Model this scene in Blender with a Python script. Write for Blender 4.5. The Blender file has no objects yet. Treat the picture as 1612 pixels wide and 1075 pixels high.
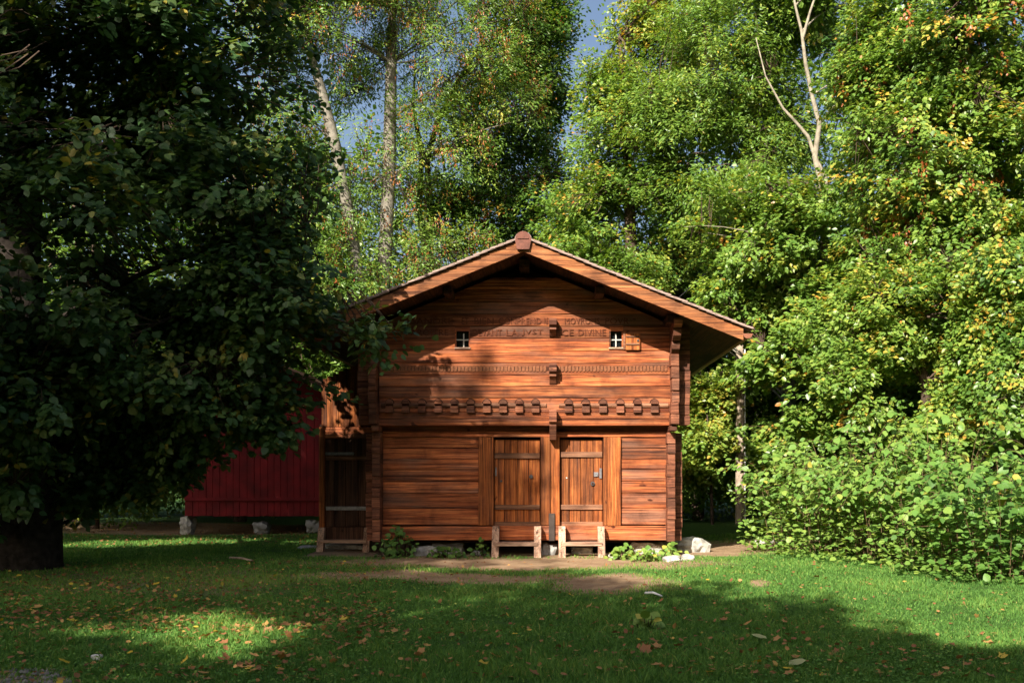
import bpy, bmesh, math, random
import numpy as np
from mathutils import Vector, Matrix, noise as mnoise

random.seed(7); RNG = np.random.default_rng(11)
scene = bpy.context.scene
COL = scene.collection

# ------------------------------------------------------------------ camera, sky, sun, exposure
FPX, D, HC, VX, VY = 1567.0, 18.4, 1.57, 865.0, 740.0       # focal length in photo pixels, distance to facade, eye height, vanishing point
cd = bpy.data.cameras.new('camera'); cam = bpy.data.objects.new('camera', cd); COL.objects.link(cam)
cam.location = (0, -D, HC); cam.rotation_euler = (math.radians(90), 0, 0)
cd.sensor_width = 36; cd.lens = 36 * FPX / 1612; cd.clip_end = 2000
cd.shift_x = (806 - VX) / 1612; cd.shift_y = (VY - 537.5) / 1612
scene.camera = cam

SUN = np.array([.49, 1.0, -.79]); SUN /= np.linalg.norm(SUN)     # direction the light travels
world = bpy.data.worlds.new('World'); scene.world = world; world.use_nodes = True
wn = world.node_tree.nodes; wl = world.node_tree.links; wn.clear()
wo = wn.new('ShaderNodeOutputWorld'); wb = wn.new('ShaderNodeBackground'); sk = wn.new('ShaderNodeTexSky')
sk.sky_type = 'NISHITA'; sk.sun_disc = False
sk.sun_elevation = math.asin(-SUN[2]); sk.sun_rotation = math.atan2(-SUN[0], -SUN[1])
sk.air_density = 1.0; sk.dust_density = 4.5; sk.ozone_density = 1.0
wb.inputs['Strength'].default_value = 0.08
wl.new(sk.outputs[0], wb.inputs[0]); wl.new(wb.outputs[0], wo.inputs[0])
sd = bpy.data.lights.new('sun', 'SUN'); sd.energy = 5.0; sd.angle = math.radians(0.5); sd.color = (1.0, .93, .80)
so = bpy.data.objects.new('sun', sd); COL.objects.link(so)
so.rotation_euler = Vector(SUN).to_track_quat('-Z', 'Y').to_euler(); so.location = (-20, -40, 40)
scene.view_settings.view_transform = 'Standard'; scene.view_settings.look = 'None'
scene.view_settings.gamma = 1; scene.view_settings.use_curve_mapping = False
scene.view_settings.exposure = 1.15

# ------------------------------------------------------------------ pixel helpers (a direction + a known depth)
def PX(px, Y): return (px - VX) * (D + Y) / FPX
def PZ(py, Y): return HC + (VY - py) * (D + Y) / FPX
def to_px(x, y, z=0.0):
    d = np.maximum(np.asarray(y) + D, .5)
    return VX + FPX * np.asarray(x) / d, VY - FPX * (np.asarray(z) - HC) / d
def ground_at(px, py):
    d = FPX * HC / (py - VY); return (px - VX) * d / FPX, d - D

# ------------------------------------------------------------------ object helpers
def tag(o, label=None, cat=None, group=None, kind=None):
    if label: o['label'] = label
    if cat: o['category'] = cat
    if group: o['group'] = group
    if kind: o['kind'] = kind
    return o
def thing(name, label, cat, loc=(0, 0, 0), group=None):
    o = bpy.data.objects.new(name, None); o.empty_display_size = .2; COL.objects.link(o); o.location = loc
    return tag(o, label, cat, group)
def link(name, me, parent=None, mat=None):
    o = bpy.data.objects.new(name, me); COL.objects.link(o)
    if mat is not None and not me.materials: me.materials.append(mat)
    if parent is not None:
        o.parent = parent
        if parent.type == 'EMPTY': o.matrix_parent_inverse = Matrix.Translation(-Vector(parent.location))
        else:
            o.matrix_parent_inverse = parent.matrix_basis.inverted()
    return o
def mesh_np(name, V, loops, counts, tint=None, smooth=False):
    me = bpy.data.meshes.new(name)
    V = np.ascontiguousarray(V, dtype=np.float32); loops = np.ascontiguousarray(loops, dtype=np.int32)
    me.vertices.add(len(V)); me.vertices.foreach_set('co', V.ravel())
    me.loops.add(len(loops)); me.loops.foreach_set('vertex_index', loops)
    counts = np.asarray(counts, dtype=np.int32); st = np.zeros(len(counts), np.int32); st[1:] = np.cumsum(counts)[:-1]
    me.polygons.add(len(counts)); me.polygons.foreach_set('loop_start', st); me.polygons.foreach_set('loop_total', counts)
    if smooth: me.polygons.foreach_set('use_smooth', np.ones(len(counts), bool))
    if tint is not None:
        a = me.attributes.new('tint', 'FLOAT', 'POINT'); a.data.foreach_set('value', np.ascontiguousarray(tint, dtype=np.float32))
    me.update(calc_edges=True)
    return me
def mesh_py(name, V, F, smooth=False):
    me = bpy.data.meshes.new(name); me.from_pydata([tuple(map(float, v)) for v in V], [], [tuple(f) for f in F])
    if smooth: me.polygons.foreach_set('use_smooth', [True] * len(F))
    me.update(); return me
def box_mesh(name, x0, x1, y0, y1, z0, z1, b=.006, jit=0.0):
    bm = bmesh.new(); bmesh.ops.create_cube(bm, size=1)
    for v in bm.verts:
        v.co = Vector((x0 + (v.co.x + .5) * (x1 - x0), y0 + (v.co.y + .5) * (y1 - y0), z0 + (v.co.z + .5) * (z1 - z0)))
        if jit: v.co += Vector((random.uniform(-jit, jit), random.uniform(-jit, jit), random.uniform(-jit, jit)))
    if b: bmesh.ops.bevel(bm, geom=list(bm.edges), offset=b, segments=1, affect='EDGES')
    bmesh.ops.recalc_face_normals(bm, faces=bm.faces)
    me = bpy.data.meshes.new(name); bm.to_mesh(me); bm.free(); return me
def box(name, x0, x1, y0, y1, z0, z1, mat, parent, b=.006, jit=0.0):
    return link(name, box_mesh(name, min(x0, x1), max(x0, x1), min(y0, y1), max(y0, y1), min(z0, z1), max(z0, z1), b, jit), parent, mat)
def pbox(name, px0, px1, py0, py1, Y0, Y1, mat, parent, b=.006, jit=0.0):      # front face at Y0 covers the pixel rectangle
    return box(name, PX(px0, Y0), PX(px1, Y0), Y0, Y1, PZ(py1, Y0), PZ(py0, Y0), mat, parent, b, jit)
def plank_mesh(name, a0, a1, c0, c1, y0, y1, vertical=False, cut0=None, cut1=None, b=.012, wob=.004, step=.35):
    """a: along the grain, c: across, y0 front.  cut0/cut1(c) give slanted end positions"""
    n = max(2, int((a1 - a0) / step) + 1); prof = [(c0 + b * .5, y0 + b), (c0 + b * 1.6, y0), (c1 - b * 1.6, y0), (c1 - b * .5, y0 + b), (c1, y1), (c0, y1)]
    V, F = [], []; m = len(prof)
    for i in range(n):
        t = i / (n - 1); w0, w1, w2 = [random.uniform(-wob, wob) for _ in range(3)]
        for j, (c, y) in enumerate(prof):
            cc = c + (w0 if j < 2 else w1 if j < 4 else 0); yy = y + (w2 if j < 4 else 0)
            lo = cut0(cc) if cut0 else a0; hi = cut1(cc) if cut1 else a1
            a = lo + (hi - lo) * t
            V.append((cc, yy, a) if vertical else (a, yy, cc))
    for i in range(n - 1):
        for j in range(m):
            k = (j + 1) % m; q = (i * m + j, i * m + k, (i + 1) * m + k, (i + 1) * m + j)
            F.append(q)
    F.append(tuple(range(m))); F.append(tuple(range((n - 1) * m, n * m)))
    me = mesh_py(name, V, F)
    bm = bmesh.new(); bm.from_mesh(me); bmesh.ops.recalc_face_normals(bm, faces=bm.faces); bm.to_mesh(me); bm.free(); return me
def extrude_mesh(name, pts, axis, d0, d1):
    """pts: 2-D outline, extruded along axis ('x': pts are (y,z); 'y': pts are (x,z))"""
    n = len(pts); V = []
    for d in (d0, d1):
        for p in pts: V.append((d, p[0], p[1]) if axis == 'x' else (p[0], d, p[1]))
    F = [tuple(range(n)), tuple(range(n, 2 * n))] + [(i, (i + 1) % n, n + (i + 1) % n, n + i) for i in range(n)]
    me = mesh_py(name, V, F); bm = bmesh.new(); bm.from_mesh(me); bmesh.ops.recalc_face_normals(bm, faces=bm.faces); bm.to_mesh(me); bm.free(); return me
class Tubes:
    def __init__(s): s.V = []; s.F = []
    def add(s, pts, radii, n=6, rough=0.0):
        pts = [Vector(p) for p in pts]; base = len(s.V); prev = None
        for i, p in enumerate(pts):
            d = (pts[min(i + 1, len(pts) - 1)] - pts[max(i - 1, 0)]);
            if d.length < 1e-6: d = Vector((0, 0, 1))
            d.normalize()
            u = d.orthogonal().normalized() if prev is None else (prev - d * prev.dot(d))
            if u.length < 1e-5: u = d.orthogonal()
            u.normalize(); prev = u; v = d.cross(u)
            for k in range(n):
                a = 2 * math.pi * k / n; r = radii[i] * (1 + random.uniform(-rough, rough))
                s.V.append(p + (u * math.cos(a) + v * math.sin(a)) * r)
        for i in range(len(pts) - 1):
            for k in range(n):
                k2 = (k + 1) % n; s.F.append((base + i * n + k, base + i * n + k2, base + (i + 1) * n + k2, base + (i + 1) * n + k))
        e = base + (len(pts) - 1) * n; s.F.append(tuple(e + k for k in range(n)))
    def mesh(s, name): return mesh_py(name, s.V, s.F, True)
def bez(p0, p1, p2, n):
    return [(Vector(p0) * (1 - t) ** 2 + Vector(p1) * 2 * t * (1 - t) + Vector(p2) * t * t) for t in [i / (n - 1) for i in range(n)]]

# ------------------------------------------------------------------ materials
def mat_new(name):
    m = bpy.data.materials.new(name); m.use_nodes = True; nt = m.node_tree; nt.nodes.clear()
    out = nt.nodes.new('ShaderNodeOutputMaterial'); return m, nt, out
def ramp(nt, stops):
    r = nt.nodes.new('ShaderNodeValToRGB'); e = r.color_ramp.elements
    while len(e) < len(stops): e.new(.5)
    for el, (p, c) in zip(e, stops): el.position = p; el.color = (*c, 1)
    return r
def tex_noise(nt, vec, scale, detail=4, dist=0.0, rough=.55):
    n = nt.nodes.new('ShaderNodeTexNoise'); n.inputs['Scale'].default_value = scale; n.inputs['Detail'].default_value = detail
    n.inputs['Distortion'].default_value = dist; n.inputs['Roughness'].default_value = rough
    if vec is not None: nt.links.new(vec, n.inputs['Vector'])
    return n
def mixc(nt, a, b, f, mode='MIX'):
    m = nt.nodes.new('ShaderNodeMix'); m.data_type = 'RGBA'; m.blend_type = mode
    for sock, val in ((m.inputs[6], a), (m.inputs[7], b), (m.inputs[0], f)):
        if isinstance(val, (int, float)): sock.default_value = val
        elif isinstance(val, tuple): sock.default_value = (*val, 1)
        else: nt.links.new(val, sock)
    return m.outputs[2]
def bump(nt, h, strength, dist=.01):
    b = nt.nodes.new('ShaderNodeBump'); b.inputs['Strength'].default_value = strength; b.inputs['Distance'].default_value = dist
    nt.links.new(h, b.inputs['Height']); return b.outputs[0]
def pbsdf(nt, out, col, rough=.7, spec=.3, normal=None, metal=0.0):
    p = nt.nodes.new('ShaderNodeBsdfPrincipled')
    if isinstance(col, tuple): p.inputs['Base Color'].default_value = (*col, 1)
    else: nt.links.new(col, p.inputs['Base Color'])
    p.inputs['Roughness'].default_value = rough; p.inputs['Specular IOR Level'].default_value = spec; p.inputs['Metallic'].default_value = metal
    if normal is not None: nt.links.new(normal, p.inputs['Normal'])
    nt.links.new(p.outputs[0], out.inputs[0]); return p
def wood(name, axis, dark, mid, light, weather=(.10, .055, .040), wamt=.35, rough=.72, vary=.35):
    m, nt, out = mat_new(name); N = nt.nodes; L = nt.links
    tc = N.new('ShaderNodeTexCoord'); oi = N.new('ShaderNodeObjectInfo')
    off = N.new('ShaderNodeVectorMath'); off.operation = 'MULTIPLY_ADD'; off.inputs[1].default_value = (37, 17, 53)
    comb = N.new('ShaderNodeCombineXYZ')
    for i in range(3): L.new(oi.outputs['Random'], comb.inputs[i])
    L.new(comb.outputs[0], off.inputs[0]); L.new(tc.outputs['Object'], off.inputs[2])
    def mp(al, ac):
        q = N.new('ShaderNodeMapping'); s = [ac, ac, ac]; s['xyz'.index(axis)] = al; q.inputs['Scale'].default_value = s
        L.new(off.outputs[0], q.inputs['Vector']); return q.outputs[0]
    g1 = tex_noise(nt, mp(.8, 34), 1.0, 6, .5); g2 = tex_noise(nt, mp(2.6, 140), 1.0, 3, .3); g3 = tex_noise(nt, mp(.7, 3.2), 1.0, 3, .2)
    kn = tex_noise(nt, mp(4.5, 8), 1.0, 1, .0)
    c = ramp(nt, [(.30, dark), (.50, mid), (.72, light)]); L.new(g1.outputs[0], c.inputs[0])
    fine = ramp(nt, [(.36, (.32, .28, .26)), (.58, (1.1, 1.08, 1.05))]); L.new(g2.outputs[0], fine.inputs[0])
    c2 = mixc(nt, c.outputs[0], fine.outputs[0], .75, 'MULTIPLY')
    wr = ramp(nt, [(.47, (0, 0, 0)), (.68, (1, 1, 1))]); L.new(g3.outputs[0], wr.inputs[0])
    wm = N.new('ShaderNodeMath'); wm.operation = 'MULTIPLY'; wm.inputs[1].default_value = wamt; L.new(wr.outputs[0], wm.inputs[0])
    c3 = mixc(nt, c2, weather, wm.outputs[0])
    kr = ramp(nt, [(.73, (1, 1, 1)), (.80, (.22, .15, .12))]); L.new(kn.outputs[0], kr.inputs[0])
    c4 = mixc(nt, c3, kr.outputs[0], 1.0, 'MULTIPLY')
    ck = tex_noise(nt, mp(.7, 60), 1.0, 4, .6); cr = ramp(nt, [(.335, (.16, .11, .09)), (.40, (1, 1, 1))]); L.new(ck.outputs[0], cr.inputs[0])
    c4 = mixc(nt, c4, cr.outputs[0], .85, 'MULTIPLY')
    st = tex_noise(nt, mp(.35, 13), 1.0, 5, .6, .65); sr = ramp(nt, [(.36, (.42, .36, .34)), (.50, (1, 1, 1)), (.66, (1.25, 1.22, 1.15))]); L.new(st.outputs[0], sr.inputs[0])
    c4 = mixc(nt, c4, sr.outputs[0], 1.0, 'MULTIPLY')
    bl = tex_noise(nt, off.outputs[0], 2.3, 5, .3, .6); br = ramp(nt, [(.34, (.50, .47, .46)), (.52, (1, 1, 1)), (.68, (1.12, 1.15, 1.18))]); L.new(bl.outputs[0], br.inputs[0])
    c4 = mixc(nt, c4, br.outputs[0], .8, 'MULTIPLY')
    vr = ramp(nt, [(0, (1 - vary,) * 3), (1, (1 + vary, 1 + vary * .9, 1 + vary * .8))]); L.new(oi.outputs['Random'], vr.inputs[0])
    c5 = mixc(nt, c4, vr.outputs[0], 1.0, 'MULTIPLY')
    ad = N.new('ShaderNodeMath'); ad.operation = 'ADD'; L.new(ck.outputs[0], ad.inputs[0]); L.new(g2.outputs[0], ad.inputs[1])
    pbsdf(nt, out, c5, rough, .25, bump(nt, ad.outputs[0], .55, .012)); return m
def simple(name, col, rough=.6, spec=.3, metal=0.0, nscale=8, namt=.35, bstr=.2):
    m, nt, out = mat_new(name); tc = nt.nodes.new('ShaderNodeTexCoord'); n = tex_noise(nt, tc.outputs['Object'], nscale, 6)
    r = ramp(nt, [(.3, tuple(c * (1 - namt) for c in col)), (.7, tuple(min(1, c * (1 + namt)) for c in col))]); nt.links.new(n.outputs[0], r.inputs[0])
    pbsdf(nt, out, r.outputs[0], rough, spec, bump(nt, n.outputs[0], bstr, .02), metal); return m
def leafmat(name, stops, transl=.33, rough=.45, spec=.35):
    m, nt, out = mat_new(name); N = nt.nodes; L = nt.links
    at = N.new('ShaderNodeAttribute'); at.attribute_name = 'tint'
    r = ramp(nt, stops); L.new(at.outputs['Fac'], r.inputs[0])
    p = N.new('ShaderNodeBsdfPrincipled'); L.new(r.outputs[0], p.inputs['Base Color']); p.inputs['Roughness'].default_value = rough; p.inputs['Specular IOR Level'].default_value = spec
    t = N.new('ShaderNodeBsdfTranslucent'); tcx = mixc(nt, r.outputs[0], (1.3, 1.25, .5), 1.0, 'MULTIPLY'); L.new(tcx, t.inputs[0])
    mx = N.new('ShaderNodeMixShader'); mx.inputs[0].default_value = transl; L.new(p.outputs[0], mx.inputs[1]); L.new(t.outputs[0], mx.inputs[2]); L.new(mx.outputs[0], out.inputs[0]); return m

M = {}
M['beam'] = wood('weathered_red_larch', 'x', (.16, .041, .017), (.41, .115, .038), (.60, .22, .082), weather=(.165, .092, .066), wamt=.75, vary=.40)
M['post'] = wood('oiled_larch_upright', 'z', (.14, .035, .011), (.36, .105, .026), (.52, .19, .058), weather=(.13, .055, .032), wamt=.5)
M['dark_post'] = wood('dark_brown_boards', 'z', (.06, .024, .014), (.13, .055, .030), (.21, .10, .06), wamt=.5)  # darker brown boards for the side bay door and sill
M['endgrain'] = wood('log_end_grain', 'x', (.10, .032, .018), (.25, .090, .048), (.36, .155, .09), wamt=.5, vary=.25)
M['fascia'] = wood('fascia_larch', 'x', (.17, .055, .020), (.33, .12, .042), (.46, .20, .085), wamt=.3, vary=.1)
M['batten'] = wood('grey_brown_batten', 'x', (.15, .07, .04), (.28, .13, .075), (.36, .20, .12), wamt=.3)
M['fresh'] = wood('fresh_sawn_timber', 'x', (.48, .28, .19), (.62, .40, .29), (.70, .48, .37), wamt=.15, vary=.12)
M['fresh_v'] = wood('fresh_sawn_upright', 'z', (.48, .28, .19), (.62, .40, .29), (.70, .48, .37), wamt=.15, vary=.12)
M['dark'] = simple('dark_interior_timber', (.035, .016, .010), .9, .1)
M['soffit'] = wood('dark_roof_boards', 'y', (.035, .014, .008), (.07, .028, .015), (.11, .045, .024), wamt=.2)  # roof underside, purlins and shed roof share one dark brown
M['carve'] = simple('carved_wood_shade_colour', (.050, .018, .010), .8, .15)  # near-black colour stands in for shade inside carved slots, niches, groove and keyhole
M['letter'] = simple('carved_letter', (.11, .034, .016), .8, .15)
M['frieze'] = simple('frieze_wood', (.20, .075, .035), .75, .2, nscale=30)
M['tile'] = simple('clay_tile', (.30, .21, .18), .75, .3, nscale=5, namt=.5, bstr=.4)
M['ridge'] = simple('brown_ridge_end', (.15, .052, .034), .65, .3, nscale=10)
M['gutter'] = simple('copper_gutter', (.24, .09, .05), .5, .5, .3)
M['iron'] = simple('old_iron', (.09, .085, .09), .5, .5, .7, 20)
M['strap'] = simple('blackened_strap', (.050, .036, .030), .7, .3)
M['grey_iron'] = simple('grey_metal_strap', (.22, .21, .22), .5, .5, .5, 20)
M['glass'] = simple('dark_window_glass', (.008, .010, .012), .08, .6, 0, 3, .1, .02)
M['white'] = simple('white_glazing_bar', (.55, .53, .48), .6, .3, 0, 10, .1, .1)
M['stone'] = simple('grey_limestone', (.30, .29, .275), .9, .2, 0, 6, .4, .8)
M['gravel'] = simple('brown_gravel', (.20, .18, .16), .9, .2, 0, 9, .5, .8)
M['pale_stone'] = simple('pale_limestone', (.42, .40, .36), .9, .2, 0, 9, .5, 1.0)
M['red'] = simple('red_barn_paint', (.17, .007, .010), .7, .25, 0, 2.2, .5, .15)
M['bark'] = simple('brown_bark', (.085, .060, .045), .95, .1, 0, 9, .6, 1.0)
M['pale_bark'] = simple('pale_ash_bark', (.19, .17, .14), .9, .15, 0, 7, .5, .8)
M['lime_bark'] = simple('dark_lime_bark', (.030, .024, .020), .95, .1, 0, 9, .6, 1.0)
M['fork_bark'] = simple('cream_bark', (.27, .235, .18), .9, .15, 0, 7, .4, .6)
M['twig'] = simple('twig_bark', (.08, .055, .04), .9, .1, 0, 9, .4, .3)
M['stem'] = simple('shrub_stem', (.17, .11, .06), .8, .2, 0, 9, .5, .3)
M['pole'] = simple('weathered_pole_wood', (.36, .28, .21), .85, .2, 0, 7, .35, .4)
M['conduit'] = simple('pale_conduit', (.62, .62, .60), .5, .4, 0, 5, .1, .05)
M['cable'] = simple('black_cable', (.02, .02, .022), .5, .4)
M['leaf'] = leafmat('broadleaf', [(0, (.030, .080, .016)), (.30, (.080, .170, .028)), (.55, (.175, .290, .048)), (.72, (.33, .38, .065)), (.84, (.52, .33, .05)), (1, (.40, .105, .035))], .35, .38, .5)
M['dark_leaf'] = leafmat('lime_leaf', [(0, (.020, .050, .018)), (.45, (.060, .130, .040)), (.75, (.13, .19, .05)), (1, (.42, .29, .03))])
M['shrub_leaf'] = leafmat('knotweed_leaf', [(0, (.04, .11, .022)), (.45, (.135, .265, .05)), (.75, (.26, .36, .07)), (1, (.50, .42, .08))])
M['fallen'] = leafmat('fallen_leaf', [(0, (.14, .055, .028)), (.35, (.27, .115, .05)), (.6, (.43, .235, .085)), (.8, (.62, .42, .04)), (1, (.36, .37, .17))], .15, .6, .2)
M['grass'] = leafmat('grass_blade', [(0, (.030, .085, .020)), (.5, (.115, .250, .050)), (.8, (.23, .345, .07)), (1, (.42, .34, .12))], .3, .65, .15)

def ground_material():
    m, nt, out = mat_new('lawn_soil'); N = nt.nodes; L = nt.links
    tc = N.new('ShaderNodeTexCoord'); at = N.new('ShaderNodeAttribute'); at.attribute_name = 'tint'
    n1 = tex_noise(nt, tc.outputs['Object'], 3.0, 8); n2 = tex_noise(nt, tc.outputs['Object'], 26, 6); n3 = tex_noise(nt, tc.outputs['Object'], 90, 4)
    g = ramp(nt, [(.35, (.040, .085, .020)), (.65, (.075, .150, .032))]); L.new(n2.outputs[0], g.inputs[0])
    d = ramp(nt, [(.25, (.15, .085, .05)), (.5, (.34, .225, .135)), (.75, (.50, .37, .24))])
    ad = N.new('ShaderNodeMath'); ad.operation = 'ADD'; L.new(n1.outputs[0], ad.inputs[0]); L.new(n3.outputs[0], ad.inputs[1])
    hf = N.new('ShaderNodeMath'); hf.operation = 'MULTIPLY'; hf.inputs[1].default_value = .5; L.new(ad.outputs[0], hf.inputs[0]); L.new(hf.outputs[0], d.inputs[0])
    ms = N.new('ShaderNodeMath'); ms.operation = 'MULTIPLY_ADD'; ms.inputs[1].default_value = .5; L.new(n2.outputs[0], ms.inputs[0]); L.new(at.outputs['Fac'], ms.inputs[2])
    mr = ramp(nt, [(.55, (0, 0, 0)), (.85, (1, 1, 1))]); L.new(ms.outputs[0], mr.inputs[0])
    c = mixc(nt, g.outputs[0], d.outputs[0], mr.outputs[0])
    pbsdf(nt, out, c, .95, .1, bump(nt, n3.outputs[0], .8, .03)); return m
M['ground'] = ground_material()

# ------------------------------------------------------------------ ground
def fbm(x, y, s, seed=0.0): return mnoise.fractal(Vector((x * s + seed, y * s - seed, seed * 1.7)), 1.0, 2.0, 3)
def gz(x, y):
    x = np.asarray(x, float); y = np.asarray(y, float)
    z = .022 * np.sin(x * .9 + 1.3 * np.sin(y * .5)) + .018 * np.sin(y * 1.1 + x * .35)
    z = z + .16 * np.clip((x - 3.5) / 4, 0, 1) * np.clip((y + 9) / 6, 0, 1)
    return z * np.clip(np.hypot(np.maximum(np.abs(x + .6) - 3.6, 0), np.maximum(np.abs(y - 2.5) - 3.4, 0)) / 1.2, .12, 1)
def ell(px, py, cx, cy, rx, ry): return np.clip(1.6 - 1.1 * np.hypot((px - cx) / rx, (py - cy) / ry), 0, 1)
def dirt(x, y):
    px, py = to_px(x, y)
    w = 8 * np.sin(np.asarray(x) * 2.1) + 5 * np.sin(np.asarray(x) * 5.3 + 1); w2 = w * .35
    d = ell(px + w, py + w2 * .6, 800, 886, 330, 10)                      # trodden strip along the front
    d = np.maximum(d, .9 * ell(px + w, py + w2, 700, 909, 260, 8))
    d = np.maximum(d, ell(px + w, py + w2, 965, 921, 95, 17))
    d = np.maximum(d, .45 * ell(px, py + w2, 230, 915, 330, 32))          # bare leaf-strewn soil under the lime
    d = np.maximum(d, ell(px, py, 1170, 862, 150, 12))
    d = np.maximum(d, .8 * ell(px, py, 200, 832, 420, 9))
    d = np.maximum(d, .8 * ell(px, py, 1195, 922, 18, 7))
    d = np.maximum(d, .75 * ell(px, py, 30, 1080, 110, 25))
    inside = (np.abs(np.asarray(x) + .5) < 4.0) & (np.asarray(y) > -.3) & (np.asarray(y) < 5)
    return np.where(inside, 1.0, d)
def axis_steps(lo, hi, f0, f1, fine):
    a = list(np.arange(f0, f1 + 1e-6, fine)); s = fine; v = f1
    while v < hi: s *= 1.25; v += s; a.append(v)
    s = fine; v = f0; b = []
    while v > lo: s *= 1.25; v -= s; b.append(v)
    return np.array(b[::-1] + a)
gx = axis_steps(-320, 320, -12, 10, .13); gy = axis_steps(-120, 420, -12.5, 7, .13)
GX, GY = np.meshgrid(gx, gy); GZ = gz(GX, GY)
nx, ny = len(gx), len(gy); idx = np.arange(nx * ny).reshape(ny, nx)
loops = np.stack([idx[:-1, :-1], idx[:-1, 1:], idx[1:, 1:], idx[1:, :-1]], -1).reshape(-1)
gm = mesh_np('ground', np.stack([GX, GY, GZ], -1).reshape(-1, 3), loops, np.full((nx - 1) * (ny - 1), 4), dirt(GX, GY).ravel(), True)
ground = tag(link('ground', gm, None, M['ground']), kind='structure')
def G(x, y): return float(gz(x, y))

# ------------------------------------------------------------------ the granary
XC = -.455                                                    # centre line of the gable
YU, YL, YR = -.22, 0.0, -1.2                                   # upper wall front, lower wall front, front edge of the roof
SL = .402; ZA = PZ(396, YR)                                    # roof pitch and underside apex height
def roof_z(x): return ZA - SL * abs(x - XC)
house = thing('timber_granary', 'old red-brown log granary with carved gable, two plank doors and tiled roof', 'granary', (XC, 2.5, 0))
HB = 4.7                                                       # back of the house
xl, xr = PX(603, 0), PX(1047, 0)
# plain core walls behind the logs (dark, seen only in joints)
lw = box('lower_wall', PX(592, 0), PX(1058, 0), .30, HB, .22, PZ(672, 0), M['dark'], house, 0)
xu0, xu1 = PX(592, YU), PX(1058, YU)
core = [(xu0, PZ(668, YU)), (xu1, PZ(668, YU)), (xu1, roof_z(xu1) - .02), (XC, ZA - .02), (xu0, roof_z(xu0) - .02)]
uw = link('upper_wall', extrude_mesh('upper_wall', core, 'y', .10, HB), house, M['dark'])
def beam(px0, px1, py0, py1, Y, mat, parent, depth=.16, gable=False, name='beam', b=.006, proud=None):
    y0 = Y + (random.uniform(-.008, .008) if proud is None else proud)
    x0, x1, z0, z1 = PX(px0, Y), PX(px1, Y), PZ(py1, Y), PZ(py0, Y) - .002
    c0 = c1 = None
    if gable:
        c0 = lambda c: max(x0, XC - (ZA - .03 - c) / SL); c1 = lambda c: min(x1, XC + (ZA - .03 - c) / SL)
        if ZA - .03 - z1 < .05: return None
    return link(name, plank_mesh(name, x0, x1, z0, z1, y0, Y + depth, False, c0, c1, b), parent, mat)
rows_u = [649, 659, 670]
beam(597, 1056, 649, 659, YU, M['beam'], uw, .25, proud=-.012); beam(597, 1056, 659, 670, YU, M['beam'], uw, .25, proud=-.016)
beam(597, 1056, 626, 649, YU, M['beam'], uw, .25, proud=.012)
seams = [626, 608, 590, 571, 552, 532.5, 513.5, 494.5, 475, 456, 437, 418, 403]
WIN = [(716, 740), (959, 981)]
for a, c in zip(seams[1:], seams[:-1]):
    if c <= 553 and a >= 512 and c > 519:                       # rows that meet the two small windows
        for s0, s1 in ((597, 716), (740, 959), (981, 1056)): beam(s0, s1, a, c, YU, M['beam'], uw, .25, True)
    else: beam(597, 1056, a, c, YU, M['beam'], uw, .25, True)
# lower wall logs
rows_l = [688, 705, 722, 739, 757, 776, 800, 826]
for a, c in zip(rows_l[:-1], rows_l[1:]):
    beam(603, 753, a, c, YL, M['beam'], lw, .28); beam(978, 1050, a, c, YL, M['beam'], lw, .28)
beam(600, 1052, 670, 679, YL, M['beam'], lw, .28, proud=.05)
beam(603, 1050, 679, 688, YL, M['beam'], lw, .28, proud=-.035, name='head_beam')
beam(600, 778, 828, 850, YL, M['beam'], lw, .28, proud=-.03, name='sill_beam'); beam(778, 1052, 827, 850, YL, M['beam'], lw, .28, proud=-.035, name='sill_beam')
# half-round rail with carved corbels, and the small carved frieze
rz0, rz1 = PZ(642, YU), PZ(634, YU); rc = (rz0 + rz1) / 2; rr = (rz1 - rz0) / 2
for (s0, s1) in ((600, 860), (880, 1052)):
    pts = [(YU + .02 - .045 * math.sin(math.pi * k / 8), rc + rr * math.cos(math.pi * k / 8)) for k in range(9)]
    link('moulded_rail', extrude_mesh('moulded_rail', pts, 'x', PX(s0, YU), PX(s1, YU)), uw, M['batten'])
cw = 6.0 / 86.2
lo = [(-cw, -.105), (cw, -.105), (cw, .012), (-cw, .012)]
hi = [(cw * .98, .052)] + [(cw * math.cos(a), .052 + .085 * math.sin(a)) for a in [math.pi * k / 8 for k in range(1, 8)]] + [(-cw * .98, .052)]
me_lo, me_hi, me_bk = extrude_mesh('corbel', lo, 'y', -.075, .03), extrude_mesh('corbel_cap', hi, 'y', -.085, .03), extrude_mesh('corbel_back', [(-cw * .9, -.1), (cw * .9, -.1), (cw * .9, .09), (-cw * .9, .09)], 'y', -.035, .03)
me_ni = extrude_mesh('corbel_niche', [(cw * 1.3 * math.cos(a), .045 + .112 * math.sin(a)) for a in [math.pi * k / 10 for k in range(11)]], 'y', -.006, .03)
for px in [613.5 + 25.5 * i for i in range(10)] + [895 + 27 * i for i in range(6)]:
    x, z = PX(px, YU), PZ(640.5, YU)
    o = link('corbel', me_lo, uw, M['endgrain']); o.location = (x, YU, z)
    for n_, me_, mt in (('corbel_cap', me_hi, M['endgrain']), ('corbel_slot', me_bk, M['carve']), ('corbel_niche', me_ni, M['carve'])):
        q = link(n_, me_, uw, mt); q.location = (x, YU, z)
V, F = [], []
k = 0
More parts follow.
